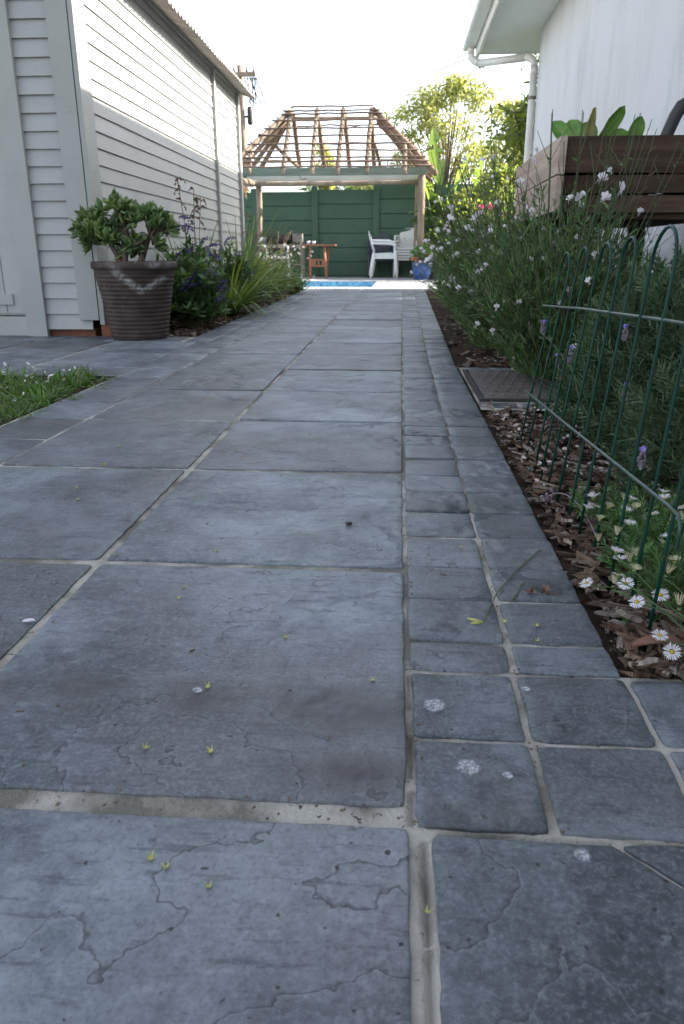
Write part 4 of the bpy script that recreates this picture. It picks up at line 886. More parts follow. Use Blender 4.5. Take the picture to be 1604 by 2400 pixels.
mb = MB(); mb.tube([(-1.62, 2.55, 0), (-1.615, 2.55, .13)], .0015, 5); mb.scatter(blade_T(.4, 4, .05), [(-1.615, 2.55, .125)] * 5, [(-1, 0, .3), (1, 0, .6), (.5, 0, 1), (-.4, 0, .8), (.9, .2, .2)], .03)
tag(mb.build('grass_seed_stalk', M['stem']), 'single grass stalk with a spread seed head above the lawn patch', 'grass stalk')
mb = MB(); N = 60; pos = np.stack((rng.uniform(-1.35, -.98, N), rng.uniform(1.5, 2.5, N), rng.uniform(.03, .06, N)), 1); mb.scatter(OVAL, pos, sphere_dirs(N, -.2), rng.uniform(.009, .02, N)); tag(mb.build('fallen_petals', M['petal']), 'white and pink petals fallen on the lawn patch', 'petals', kind='stuff')
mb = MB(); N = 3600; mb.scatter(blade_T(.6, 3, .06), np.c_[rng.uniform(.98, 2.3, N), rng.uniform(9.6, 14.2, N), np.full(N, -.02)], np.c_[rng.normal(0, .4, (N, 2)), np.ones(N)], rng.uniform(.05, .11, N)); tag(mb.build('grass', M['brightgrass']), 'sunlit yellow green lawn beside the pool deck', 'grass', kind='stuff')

# ================================================================ RAISED PLANTER
bx = thing('raised_planter', 'dark timber raised planter on legs against the white wall', 'planter', (.52, 2.62, 0))
def rplank(name, c, d, mat): 
    mb = MB(); mb.box(c, d, jit=.0025); return P_(name, mb, mat, bx)
for z0, z1 in ((.652, .757), (.592, .646), (.535, .586)): rplank('front_plank', (.27, .012, (z0 + z1) / 2), (.56, .024, z1 - z0), 'boxwood')
for z0, z1 in ((.648, .756), (.535, .642)): rplank('side_plank', (-.010, .425, (z0 + z1) / 2), (.022, .90, z1 - z0), 'pale_litwood'); rplank('side_plank', (.545, .425, (z0 + z1) / 2), (.022, .85, z1 - z0), 'boxwood')  # left planks get the paler copy, painting light from the sunlit wall
rplank('back_plank', (.27, .86, .645), (.53, .022, .22), 'boxwood'); rplank('bottom_board', (.27, .43, .525), (.53, .82, .018), 'boxwood')
mb = MB(); mb.add([(.01, .03, .70), (.53, .03, .70), (.53, .84, .70), (.01, .84, .70)], [(0, 1, 2, 3)]); P_('planter_soil', mb, 'soil', bx)
for x, y in ((.05, .06), (.49, .06), (.05, .80), (.49, .80)): rplank('leg', (x, y, .25), (.055, .055, .54), 'boxwood')
def lettuce(label, loc, leaves, old=None):
    t = thing('lettuce', label, 'lettuce', loc, 0, 'lettuces in the raised planter')
    mb = MB(); ex = []
    for (d, L, W, dr, roll) in leaves:
        dd = Vector(d).normalized(); side = Vector((1, 0, 0)); side -= dd * side.dot(dd); side.normalize(); side.rotate(Matrix.Rotation(roll, 3, dd)); nr = side.cross(dd); n_ = 14; P = []
        sd = random.randrange(99)
        for i in range(n_ + 1):
            tt = i / n_; w = W * (.22 + .78 * min(1, (tt * 1.5)) ** 1.3) * (1 - max(0, tt - .72) ** 2 * 11.5) ** .5 if tt < .999 else W * .1; c = dd * (L * tt) - nr * (dr * L * tt * tt); row = []
            for j in range(-5, 6):
                s = j / 5; row.append(tuple(c + side * (w * s) + nr * (.25 * w * s * s + .10 * W * float(pn(tt * 5 + sd, s * 2.5, 3)) * (.3 + abs(s)))))
            P.append(row)
        mb.shell(np.array(P), .0012); rib = np.array([[math.exp(-((abs(j) / 5) / .13) ** 2) * (1 - i / n_) ** .4 for j in range(-5, 6)] for i in range(n_ + 1)]).ravel(); ex += [rib, rib]
    P_('foliage', mb, 'lettuce', t, True, extra=np.concatenate(ex))
    if old:
        mo = MB(); c = bez((0, -.02, 0), (-.005, -.03, .06), old, 8); P = []
        for i in range(8): w = .02 * math.sin(math.pi * (.18 + .75 * i / 7)); P.append([tuple(c[i] + (w * s, -.012 * abs(s) + .006 * float(pn(i * .9, s * 3, 3)), 0)) for s in (-1, -.5, 0, .5, 1)])
        mo.shell(np.array(P), .0012); P_('faded_leaf', mo, 'lettuceold', t, True)
lettuce('taller lettuce with one yellowed leaf in the raised planter', (.625, 2.82, .70), [((-.75, -.1, 1), .17, .028, .25, .2), ((-.38, .1, 1), .15, .034, .1, -.15), ((.62, -.1, 1), .205, .026, -.05, .5), ((.1, .2, 1), .14, .034, .1, 0), ((-.2, .3, .9), .13, .03, .1, .2)], (.012, -.03, .165))
lettuce('shorter spreading lettuce beside the black handle in planter', (.735, 2.83, .695), [((-.35, -.1, 1), .125, .034, .1, 0), ((.55, -.1, 1), .165, .030, .12, .4), ((-.85, 0, .7), .12, .028, .2, -.2), ((.15, .2, 1), .125, .034, .1, 0), ((.9, .1, .5), .12, .03, .3, .2)])
mb = MB(); mb.tube([(.850, 2.80, .66), (.880, 2.80, .765), (.906, 2.80, .84), (.922, 2.80, .868), (.95, 2.80, .882), (1.02, 2.80, .885)], [.018, .020, .021, .022, .022, .02], 14); tag(mb.build('tool_handle', M['black'], None, True), 'black curved tool handle sticking up out of the raised planter', 'garden tool')

# ================================================================ DRAIN COVER, STAKE
cv = thing('drain_cover', 'brown plastic drain cover with raised studs set beside the path', 'drain cover', (.44, 2.47, 0))
mb = MB(); mb.bb(-.172, .20, -.285, .285, -.01, .006); P_('lid', mb, 'cover', cv)
mb = MB(); N = 0
for i in range(10):
    for j in range(8):
        x = -.15 + i * .036 + (.018 if j % 2 else 0); yv = -.25 + j * .07
        if x < .19: mb.scatter(T_([(0, -.5, 0), (.18, 0, .14), (0, .5, 0), (-.18, 0, .14), (0, 0, .34)], [], [(0, 1, 4), (1, 2, 4), (2, 3, 4), (3, 0, 4)]), [(x, yv, .0055)], [(1, .3 if j % 2 else -.3, 0)], .024, rnd=.5, up=(0, 0, 50))
P_('lid_studs', mb, 'cover', cv)  # raised studs on the lid, no openings
mb = MB()
for a in ((-.19, -.178, -.30, .30), (.206, .218, -.30, .30)): mb.bb(*a, -.01, .004)
for a in ((-.178, .206, -.30, -.29), (-.178, .206, .29, .30)): mb.bb(*a, -.01, .004)
P_('rim', mb, 'black', cv)
mb = MB(); mb.box((.44, 2.79, .07), (.010, .02, .18), Matrix.Rotation(.03, 3, 'Y'), jit=.001); tag(mb.build('timber_stake', M['pale_litwood']), 'thin timber stake upright behind the drain cover', 'stake')
mb = MB(); mb.box((.60, 2.84, .07), (.011, .02, .2), Matrix.Rotation(.06, 3, 'Y'), jit=.001); tag(mb.build('timber_stake', M['pale_litwood']), 'thin timber stake in the shade right of gaura stems', 'stake')

# ================================================================ GAURA (white butterfly flowers)
def gaura_flower():
    mb = MB(); L = .019
    for a in (-1.0, -.35, .35, 1.0): mb.scatter(OVAL, [(0, 0, 0)], [(math.sin(a), .15, math.cos(a))], L * U(.9, 1.1), wsc=1.05, up=(0, -1, 0))
    for i in range(6): e = np.array((U(-.5, .5), U(-.9, -.3), U(-1, -.2))) * .017; mb.tube([(0, 0, 0), tuple(e * .5 + (0, 0, .001)), tuple(e)], .0005, 3, rnd=.2)
    return mb
gfo = [None]
def put_flower(t, p, sc=1):
    if gfo[0] is None: o = P_('flower', gaura_flower(), 'petal', t); gfo[0] = o
    else: o = gfo[0].copy(); COL.objects.link(o); o.parent = t
    o.location = p; o.rotation_euler = (U(-.5, .5), U(-.6, .6), U(-.9, .9)); o.scale = (sc * U(.8, 1.15),) * 3
def gaura(label, loc, tips, n_rand, R, H, leaves=16, cx=(0, 0), nfl=0, thick=(), bare=50, fill=5600):
    t = thing('gaura_plant', label, 'flowering plant', loc, 0, 'white gaura bushes along the right bed'); mb = MB(); ml = MB(); fl = []; bo = np.array(loc)
    allt = [(np.array(p) - bo, True) for p in tips]
    for i in range(n_rand):
        a = U(0, 6.28); r = math.sqrt(random.random()); e = np.array((math.cos(a) * r * R[0] + cx[0], math.sin(a) * r * R[1] + cx[1], H * U(.45, 1.0) * (1 - .35 * r * r))); allt.append((e, False))
    for e, f in allt:
        b0 = np.array((U(-.05, .05), U(-.05, .05), 0)); c = bez(b0, b0 + (e - b0) * (.38, .38, .62) + (U(-.04, .04), U(-.04, .04), 0), e, 11); c[1:-1] += rng.normal(0, .004, (9, 3))
        mb.tube(c, np.linspace(.0032, .0009, 11), 4)
        N = leaves; ts = rng.random(N) ** .9 * .84 + .1; k_ = np.minimum((ts * 10).astype(int), 9); pos = c[k_] + (c[k_ + 1] - c[k_]) * (ts * 10 - k_)[:, None]; dr = c[k_ + 1] - c[k_]; dr /= np.linalg.norm(dr, axis=1)[:, None]
        ml.scatter(LANCE, pos, dr * .8 + sphere_dirs(N, -.4), rng.uniform(.024, .055, N) * (1.15 - .5 * ts), wsc=rng.uniform(.8, 1.3, N))
        # short side twigs
        for q in range(2):
            i = random.randint(4, 9); s = c[i]; d = (c[i] - c[i - 1]); d /= np.linalg.norm(d); ee = s + (d * .8 + sphere_dirs(1)[0] * .7) * U(.05, .12); mb.tube([s, (s + ee) / 2, ee], [.0014, .001, .0007], 3); ml.scatter(LANCE, np.array([s + (ee - s) * v for v in (.4, .65, .85, 1)]), sphere_dirs(4) + d, rng.uniform(.008, .022, 4)); fl.append(ee)
        fl.append(c[-1])
    N = fill; D = sphere_dirs(N, -.05); P = D * (rng.random(N) ** .4)[:, None]; P[:, 2] = np.abs(P[:, 2]); wz = .28 + .75 * np.clip(P[:, 2:3] * 1.6, 0, 1); P[:, :2] *= wz; P = P * (R[0], R[1], H * .82) + (cx[0], cx[1], .03); ml.scatter(LANCE, P, D * .6 + rng.normal(0, .35, (N, 3)) + (0, 0, .7), rng.uniform(.018, .044, N), wsc=rng.uniform(.45, .85, N))
    for i in range(bare):
        a = U(0, 6.28); r = math.sqrt(random.random()); e = np.array((math.cos(a) * r * R[0] + cx[0], math.sin(a) * r * R[1] + cx[1], H * U(.85, 1.18))); s0 = e * (.55, .55, .45); c = bez(s0, (s0 + e) / 2 + (U(-.02, .02), U(-.02, .02), 0), e, 8); mb.tube(c, np.linspace(.0018, .0010, 8), 4)
        ml.scatter(LANCE, c[rng.integers(1, 7, 5)], sphere_dirs(5, 0), rng.uniform(.012, .026, 5)); e2 = c[5] + (U(-.05, .05), U(-.05, .05), U(.05, .1)); mb.tube([c[5], (c[5] + e2) / 2, e2], [.0013, .001, .0008], 4); fl.append(c[-1])
    P_('stems', mb, 'gaurastem', t); P_('foliage', ml, 'gauraleaf', t)
    if thick:
        mw = MB()
        for a, b, c_, r in thick: mw.tube(bez(np.array(a) - bo, np.array(b) - bo, np.array(c_) - bo, 9), np.linspace(r, r * .45, 9), 6, wob=.1)
        P_('woody_stems', mw, 'stalk', t, True)
    for p in tips: put_flower(t, tuple(np.array(p) - bo), 1.15)
    random.shuffle(fl)
    for p in fl[:nfl]: put_flower(t, tuple(p), .8)
gaura('near gaura bush whose thin stems rise in front of the planter', (.52, 2.60, -.01), [(.618, 2.45, .564), (.554, 2.5, .565), (.414, 2.8, .263), (.403, 2.7, .629), (.589, 2.4, .614), (.635, 2.35, .581), (.318, 2.9, .219), (.447, 2.75, .70)], 230, (.36, .46), .68, 24, (0, -.05), 55,
      thick=[((.53, 2.62, 0), (.40, 2.55, .14), (.28, 2.45, .30), .008), ((.52, 2.60, 0), (.49, 2.6, .2), (.44, 2.5, .36), .007), ((.54, 2.62, 0), (.60, 2.5, .18), (.66, 2.4, .36), .007), ((.52, 2.58, 0), (.50, 2.4, .16), (.52, 2.3, .34), .006), ((.53, 2.6, 0), (.46, 2.45, .1), (.38, 2.2, .22), .006)])
gaura('middle gaura bush with many white flowers left of planter', (.50, 3.35, -.01), [(.199, 3.1, .535), (.288, 3.0, .533), (.332, 3.2, .415), (.383, 3.6, .484), (.371, 3.3, .393), (.225, 3.4, .59), (.44, 3.2, .5)], 260, (.36, .55), .70, 22, (-.05, 0), 130,
      thick=[((.5, 3.3, 0), (.42, 3.1, .12), (.30, 2.95, .25), .008)])
gaura('far gaura bush overhanging the path before the pool deck', (.52, 4.35, -.01), [(.142, 3.6, .383), (.20, 4.1, .52)], 230, (.40, .8), .72, 18, (-.05, .0), 150)
gaura('gaura bush in the deep bed beneath the white wall', (.95, 3.9, -.01), [], 70, (.3, .6), .62, 14, (0, 0), 14)
t, tp = leafy_dome('leafy_plant', 'dark green shrub filling the bed behind the gaura', 'plant', (.86, 5.2, 0), (.38, .8), .62, 130, LANCE, .07, 'leafA', per=16, wsc=1.2)
t, tp = leafy_dome('ground_cover', 'yellow green feathery ground cover spilling to the path edge', 'plant', (.55, 6.2, 0), (.26, 1.0), .20, 150, NEEDLE, .06, 'reed', per=26, wsc=1.1, low=-.1)
t, tp = leafy_dome('ground_cover', 'low pale green ground cover beside the path further back', 'plant', (.62, 8.0, 0), (.24, .8), .24, 110, NEEDLE, .06, 'reed', per=24, wsc=1.1, low=-.1)
t, tp = leafy_dome('leafy_plant', 'dark shrub beneath the raised planter', 'plant', (.82, 2.75, 0), (.28, .45), .42, 90, LANCE, .055, 'gauraleaf', per=18, wsc=1.2)
o = thing('succulent', 'round leaved green succulent on the mulch before the drain cover', 'succulent', (.43, 3.42, 0)); mb = MB()
for i in range(26):
    p = np.array((U(-.07, .09), U(-.13, .12), U(.01, .10))); d = np.array((0, 0, .8)) + sphere_dirs(1, 0)[0] * .6; N = 9; mb.scatter(FAT, np.tile(p, (N, 1)), sphere_dirs(N, -.1) + d * .5, rng.uniform(.025, .05, N), wsc=1.35)
P_('foliage', mb, 'succ', o, True)

# ================================================================ LAVENDER AND DAISIES BEHIND THE FENCE
SPR = MB(); NL = 22; zz = np.linspace(.1, 1, NL); an = np.arange(NL) * 2.4
SPR.scatter(NEEDLE, np.c_[np.zeros(NL), zz, np.zeros(NL)], np.c_[np.cos(an) * .8, np.full(NL, .9), np.sin(an) * .8], .36 * (1.2 - .5 * zz), wsc=1.15, rnd=.5)
SPT = (np.vstack(SPR.v), np.vstack([f for f in SPR.f if f.shape[1] == 4]), np.vstack([f for f in SPR.f if f.shape[1] == 3]))
def sprig_bush(name, label, cat, loc, R, H, n, mat, L=.075, zmin=.0, group=None):
    t = thing(name, label, cat, loc, 0, group); mb = MB(); D = sphere_dirs(n, zmin); r = rng.uniform(.35, 1.0, n) ** .6; P = D * r[:, None] * (R[0], R[1], H)
    mb.scatter(SPT, P, D + rng.normal(0, .35, (n, 3)) + (0, 0, .6), L * rng.uniform(.7, 1.25, n)); P_('foliage', mb, mat, t)
    ms = MB()
    for i in range(0, n, 9): ms.tube(bez((P[i][0] * .15, P[i][1] * .15, 0), P[i] * (.4, .4, .8), P[i], 7), np.linspace(.003, .0012, 7), 4)
    P_('stems', ms, 'stalk', t); return t
lv = sprig_bush('lavender', 'grey green lavender bush close behind the wire fence', 'lavender', (.60, 1.70, 0), (.20, .36), .33, 900, 'lavleaf', zmin=.05, group='lavender bushes behind the wire fence')
lv2 = sprig_bush('lavender', 'big grey green lavender bush at right frame edge before planter', 'lavender', (.74, 1.62, 0), (.28, .48), .44, 1050, 'lavleaf', .08, zmin=.0, group='lavender bushes behind the wire fence')
lv3 = sprig_bush('lavender', 'dark grey green lavender bush nearest the daisies', 'lavender', (.60, 1.22, 0), (.19, .22), .26, 480, 'lavleaf', zmin=.0, group='lavender bushes behind the wire fence')
def spike(t, p, root, h=.034):
    bo = np.array(t.location); p = np.array(p) - bo; root = np.array(root) - bo; ms = MB(); ms.tube(bez(root, (root + p) / 2 + (0, 0, .03), p, 8), .0015, 5); d = p - (root + p) / 2; d /= np.linalg.norm(d); st = P_('flower_stem', ms, 'lavleaf', t)
    mb = MB(); N = 60; u = rng.random(N); a = rng.uniform(0, 6.28, N); rr = .0048 * np.sin(np.pi * (.15 + .8 * u)); mb.scatter(BALL, np.c_[rr * np.cos(a), rr * np.sin(a), u * h], sphere_dirs(N), rng.uniform(.004, .0065, N)); o = P_('bud_spike', mb, 'lavbud', st); o.location = p
    mb = MB(); D = sphere_dirs(12, .1); mb.scatter(OVAL, np.c_[rng.normal(0, .002, (12, 2)), np.full(12, h)], D + (0, 0, 1.2), rng.uniform(.006, .010, 12)); o = P_('petals', mb, 'lilac', st); o.location = p
for p, r in (((.335, 1.75, .232), (.42, 1.62, .10)), ((.367, 1.6, .190), (.40, 1.55, .05)), ((.386, 1.8, .15), (.45, 1.7, .05))): spike(lv, p, r, .026)
for p, r in (((.445, 1.5, .245), (.5, 1.6, .12)), ((.399, 1.3, .165), (.48, 1.4, .05)), ((.374, 1.1, .10), (.42, 1.15, .02))): spike(lv3, p, r, .023)
mb = MB(); c = bez((.30, 1.02, .01), (.29, 1.15, .06), (.262, 1.20, .018), 9); mb.tube(c, .0012, 4); mb.scatter(BALL, c[8] + rng.normal(0, .005, (24, 3)), sphere_dirs(24), .006); tag(mb.build('fallen_lavender_stem', M['lavbud']), 'bent lavender stem drooping onto the mulch by path edge', 'flower stem')

dz = thing('daisy_plant', 'low clump of white yellow-centred daisies behind the wire fence', 'daisies', (.37, .92, 0))
mb = MB(); N = 640; px = .37 + rng.normal(0, .075, N); py = .80 + .34 * rng.random(N); px = px + (py - .8) * .2; kk = (px > .285 + .02 * pn(py * 20, py * 0, 3)); px, py = px[kk], py[kk]; N = len(px)
mb.scatter(SPT, np.c_[px - .37, py - .92, rng.uniform(-.01, .045, N)], np.c_[rng.normal(0, .8, (N, 2)), np.full(N, .7)], rng.uniform(.022, .042, N), wsc=1.5)
P_('foliage', mb, 'daisyleaf', dz)
def daisy_petals(cup, n=24):
    mb = MB()
    for i in range(n):
        a = 6.283 * i / n + U(-.06, .06); L = U(.0085, .0105); d = np.array((math.cos(a), math.sin(a), cup + U(-.12, .12))); p = np.array((-math.sin(a), math.cos(a), 0)) * .00095; b = d * .0032; V = [b - p * .5, b + p * .5, b + d * L * .75 + p, b + d * L * .75 - p, b + d * L + p * .35, b + d * L - p * .35]
        mb.add(V, [(0, 1, 2, 3), (3, 2, 4, 5)], rnd=random.random() * .4)
    return mb
disc = MB(); disc.lathe([(.0001, .0022), (.002, .0018), (.0036, .0004), (.0034, -.001), (.001, -.003)], 14)
greenc = MB(); greenc.lathe([(.001, -.006), (.0035, -.004), (.0045, 0), (.003, .0012)], 10)
protos = {}
def push(p, f): return (p[0] * f, p[1] * f, .4 + (p[2] - .4) * f)
def put_daisy(kind, p, nrm):
    p = np.array(p) - (.37, .92, 0); q = Vector((0, 0, 1)).rotation_difference(Vector(nrm)).to_euler()
    if kind not in protos:
        mat = {'open': 'petal', 'side': 'petal', 'fade': 'cream', 'bud': 'cream'}[kind]
        f = P_('flower' if kind != 'bud' else 'flower_bud', daisy_petals({'open': .08, 'side': .45, 'fade': .9, 'bud': 2.6}[kind], 24 if kind != 'bud' else 14), mat, dz)
        if kind == 'bud': f.scale = (.6,) * 3
        else: P_('flower_centre', disc, 'yellow', f, True)
        P_('sepals', greenc, 'daisyleaf', f, True); protos[kind] = f
    else: f = dup(protos[kind], parent=dz)
    f.location = p; f.rotation_euler = q; s = U(.78, .98) * {'bud': .48, 'fade': .6}.get(kind, .78); f.scale = (s,) * 3
    root = np.array((p[0] * .4 + U(.0, .06), p[1] + U(-.02, .06), 0)); ms = MB(); e = p - np.array(nrm) / np.linalg.norm(nrm) * .005
    ms.tube(bez(root, (root * .4 + e * .6) + (0, 0, .02 * U(-.2, 1.2)), e, 9), .0009, 4); P_('flower_stem', ms, 'daisyleaf', dz)
OPEN = [((.297, .756, .048), (-.1, -.55, .9)), (push((.258, .611, .059), 1.1), (0, -.8, .6)), ((.264, .772, .053), (-.3, -.5, .8)), ((.256, .709, .061), (-.3, -.55, .8)), (push((.255, .636, .062), 1.08), (0, -.35, .9)), ((.240, .84, .022), (-.5, -.3, .8))]
for p, nn in OPEN: put_daisy('open', p, nn)
SIDE = [(.29, 1.05, .07), (.266, .945, .099), (.263, .958, .079), (.278, .973, .078), (.307, .921, .105), (.306, .931, .086), (.323, .884, .099), (.294, .876, .087), (.338, .867, .075), (.311, .806, .092), (.242, .75, .1), (.249, .757, .088), (.23, .698, .096), (.368, .98, .097), (.367, .972, .091), (.391, .967, .081), (.32, 1.067, .071)]
for i, p in enumerate(SIDE): put_daisy('side' if i % 3 else 'open', push(p, 1.05), (U(-.5, .5), U(-.2, .3), 1))
for p in ((.257, .876, .092), (.252, .718, .093), (.322, .793, .072), (.30, .99, .07)): put_daisy('fade', push(p, 1.04), (U(-.3, .3), U(-.4, .1), 1))
for p in ((.266, .833, .085), (.27, .785, .072), (.229, .706, .08), (.27, .768, .086), (.292, .736, .08), (.272, .644, .087), (.252, .854, .069), (.316, .978, .083)): put_daisy('bud', push(p, 1.05), (U(-.3, .3), U(-.3, .3), 1))
for i in range(14): put_daisy(random.choice(('side', 'open', 'fade', 'bud')), (U(.34, .5), U(.85, 1.2), U(.05, .10)), (U(-.5, .5), U(-.6, .3), 1))
mb = MB(); V = []; N_ = 12
P = np.array([[(.252 + .052 * i / N_, .695 + .002 * i / N_ + s * .0085 * math.sin(math.pi * (.06 + .9 * i / N_)), .022 + .010 * math.sin(3.1 * i / N_) - .006 * abs(s)) for s in (-1, -.5, 0, .5, 1)] for i in range(N_ + 1)]); mb.shell(P, .0008); tag(mb.build('dead_leaf', M['deadleaf'], None, True), 'curled reddish brown dead leaf lying on mulch below the fence end', 'leaf')

# ================================================================ WIRE FENCE
fn = thing('wire_fence', 'low dark green hooped wire border fence along right flower bed', 'garden fence', (.285, 1.2, 0))
H_ = [((1.633, 1.546), 1.59, .336, .405), ((1.436, 1.372), 1.40, .326, .413), ((1.305, 1.223), 1.26, .327, .418), ((1.127, 1.058), 1.09, .314, .423), ((.974, .886), .93, .3085, .431), ((.802, .735), .77, .306, .436)]
for (a, b), ym, xt, zt in H_:
    hw = abs(a - b) / 2 * .92; P = [(.281, a, -.02)]
    for t in np.linspace(.25, 1, 4): P.append((.281 + (xt - .281) * t, a + (ym + hw - a) * t, t * (zt - hw)))
    for th in np.linspace(0, math.pi, 11)[1:-1]: P.append((xt + .003 * math.sin(th), ym + hw * math.cos(th), zt - hw + hw * 1.05 * math.sin(th)))
    for t in np.linspace(1, .25, 4): P.append((.281 + (xt - .281) * t, b + (ym - hw - b) * t, t * (zt - hw)))
    P.append((.281, b, -.02)); mb = MB(); mb.tube(np.array(P) - (.285, 1.2, 0), .0022, 8); P_('hoop', mb, 'wire', fn, True)
for P in ([(.322, 1.68, .299), (.317, 1.3, .317), (.310, .9, .331), (.305, .60, .339)], [(.289, 1.62, .124), (.289, 1.2, .139), (.290, .74, .157), (.290, .712, .156), (.2905, .705, .148), (.290, .703, .122)]):
    mb = MB(); mb.tube(np.array(P) + (-.285 - .005, -1.2, 0), .0022, 8); P_('rail', mb, 'rail', fn, True)

# ================================================================ SMALL THINGS ON THE SLATE
cal = MB()
for i in range(5):
    a = 6.283 * i / 5; d = np.array((math.cos(a), math.sin(a), 0)); p = np.array((-math.sin(a), math.cos(a), 0))
    V = [d * .0012 - p * .0012, d * .0012 + p * .0012, d * .0036 + p * .0016 + (0, 0, .0012), d * .0036 - p * .0016 + (0, 0, .0012), d * .0052 + p * .0007 + (0, 0, .0046), d * .0052 - p * .0007 + (0, 0, .0046), d * .0072 + p * .0004 + (0, 0, .0062), d * .0072 - p * .0004 + (0, 0, .0062)]
    cal.add(V, [(0, 1, 2, 3), (3, 2, 4, 5), (5, 4, 6, 7)], rnd=.3 + .1 * i)
cal.lathe([(0, 0), (.002, .0002), (.0034, .0018), (.0028, .002), (.0016, .0012), (0, .0014)], 10, rnd=.4)
CAL = [((-.262, .835), 'yellow calyx in the upper slab, farther one of a close pair'), ((-.259, .803), 'yellow calyx in the upper slab, nearer one of a close pair'), ((-.115, .716), 'lone yellow calyx in the middle of the big stained slab'), ((-.176, .613), 'yellow calyx beside a pale splash on the stained slab'), ((-.015, .635), 'yellow calyx near the right edge of the stained slab'), ((-.206, .515), 'yellow calyx above the chipped near edge of stained slab, left one'), ((-.149, .515), 'yellow calyx above the chipped near edge of stained slab, right one'), ((-.163, .395), 'big yellow calyx on the nearest left slab, left one of three'), ((-.149, .388), 'tipped yellow calyx on the nearest left slab, middle one of three'), ((-.116, .374), 'big yellow calyx on the nearest left slab, right one of three'), ((-.387, .933), 'yellow calyx by the mortar crossing at left'), ((-.248, .957), 'yellow calyx near the front edge of second big slab'), ((.029, .364), 'yellow calyx lying on the near wide mortar joint'), ((.163, .728), 'yellow calyx on mortar between small square slates by mulch corner'), ((.101, .998), 'small yellow calyx on a dark square slate in the border'), ((.133, .771), 'yellow calyx beside the pods of the fallen stem'), ((.169, .763), 'yellow calyx on the outer border slate near fallen stem'), ((-.575, 1.239), 'small yellow calyx farther left on the second row slab, upper one'), ((-.543, 1.173), 'small yellow calyx farther left on the second row slab, lower one'), ((-.583, 1.40), 'small yellow calyx beside the third mortar line at left'), ((-.339, 1.529), 'tiny yellow calyx on slab right of the diagonal joint'), ((-.606, 1.54), 'tiny yellow calyx on the third left slab')]
c0 = None
for i, ((x, y), lb) in enumerate(CAL):
    if c0 is None: o = cal.build('flower_calyx', M['calyx']); c0 = o
    else: o = c0.copy(); COL.objects.link(o)
    s = U(.5, .64); o.location = (x, y, .0012); o.rotation_euler = (U(-.5, .5), U(-.5, .5), U(0, 6)); o.scale = (s,) * 3
    tag(o, lb, 'flower calyx', 'yellow calyxes fallen on the slate')
st_ = thing('fallen_twig', 'thin green flower stem with two pale pods lying on border slates', 'flower stem', (.14, .86, 0))
def rel(L, z=.003, o=(.14, .86, 0)): return [(x - o[0], y - o[1], z) for x, y in L]
mb = MB(); P = np.array(rel([(.213, .994), (.19, .955), (.167, .915), (.15, .88), (.134, .847), (.12, .805), (.108, .764)])); mb.tube(P, .0009, 5); P_('stem', mb, 'stem', st_)
for e in ((.090, .773), (.093, .761)): mb = MB(); mb.tube(np.array(rel([(.108, .764), ((.108 + e[0]) / 2, (.764 + e[1]) / 2), e])), [.0008, .0024, .0008], 6); P_('pod', mb, 'calyx', st_, True)
mb = MB(); mb.tube([(.172, .879, .003), (.166, .868, .004), (.158, .845, .003), (.147, .822, .002)], .0009, 5); mb.scatter(LANCE, [(.166, .868, .004)] * 3, [(1, .5, .3), (.4, 1, .4), (1, 0, .6)], .008); tag(mb.build('stem_fragment', M['stem']), 'short green stem fragment right of the long fallen stem', 'twig')
for i, (x, y, lb) in enumerate(((.177, .850, 'crumpled brown dried flower on border slate, left of two'), (.194, .853, 'crumpled brown dried flower with a short stalk, right of two'))):
    mb = MB(); N = 14; mb.scatter(LANCE, [(x, y, .003)] * N, sphere_dirs(N, 0), rng.uniform(.006, .011, N), wsc=1.3)
    if i: mb.tube([(x, y, .002), (x + .017, y - .005, .002)], .0008, 4)
    tag(mb.build('dried_flower', M['deadleaf']), lb, 'dried flower', 'dried flowers on the border slates')
mb = MB(); mb.lathe([(0, -.002), (.003, -.0015), (.0038, 0), (.003, .0022), (0, .003)], 10); o = tag(mb.build('seed', M['black'], None, True), 'small dark oval seed on the second big slab', 'seed'); o.location = (-.067, 1.083, .003); o.scale = (1.5, .9, 1)
mb = MB(); mb.scatter(OVAL, [(0, 0, 0)], [(1, .15, .1)], .016, up=(0, 0, 9)); o = tag(mb.build('fallen_petal', M['petal']), 'single white petal by the diagonal mortar joint at left', 'petal'); o.location = (-.423, .729, .003)
def splat(x, y, r, lb, sd):
    n_ = 72; th = np.linspace(0, 2 * np.pi, n_, endpoint=False); rr = r * (.8 + .16 * pn(np.cos(th) * 2 + sd, np.sin(th) * 2, sd) + .26 * np.clip(-np.sin(th), 0, 1) * np.abs(pn(th * 6, th * 0 + sd, 3)))
    V = [(0, 0, .0008)] + [(q * rr[i] * math.cos(t), q * rr[i] * math.sin(t), .0007) for q in (.7, 1) for i, t in enumerate(th)]; mb = MB(); mb.add(V, [(1 + i, 1 + n_ + i, 1 + n_ + (i + 1) % n_, 1 + (i + 1) % n_) for i in range(n_)], [(0, 1 + i, 1 + (i + 1) % n_) for i in range(n_)]); o = tag(mb.build('bird_dropping', M['dropping'], extra=[1.1] + [1] * n_ + [0] * n_), lb, 'bird dropping', 'pale droppings on the slate'); o.location = (x, y, .0022)
splat(.044, .595, .0145, 'round pale splash on the first small square slate', 1); splat(.068, .508, .0135, 'pale splash on the dark cracked square slate', 2); splat(.0985, .500, .006, 'small pale splash right of the larger one on cracked slate', 3)
splat(.134, .629, .006, 'small whitish ring splash on second square slate', 4); splat(.139, .419, .008, 'faint pale splash on the nearest right slab', 5); splat(-.184, .604, .007, 'pale bluish splash near a calyx on the stained slab', 6)
mb = MB(); 
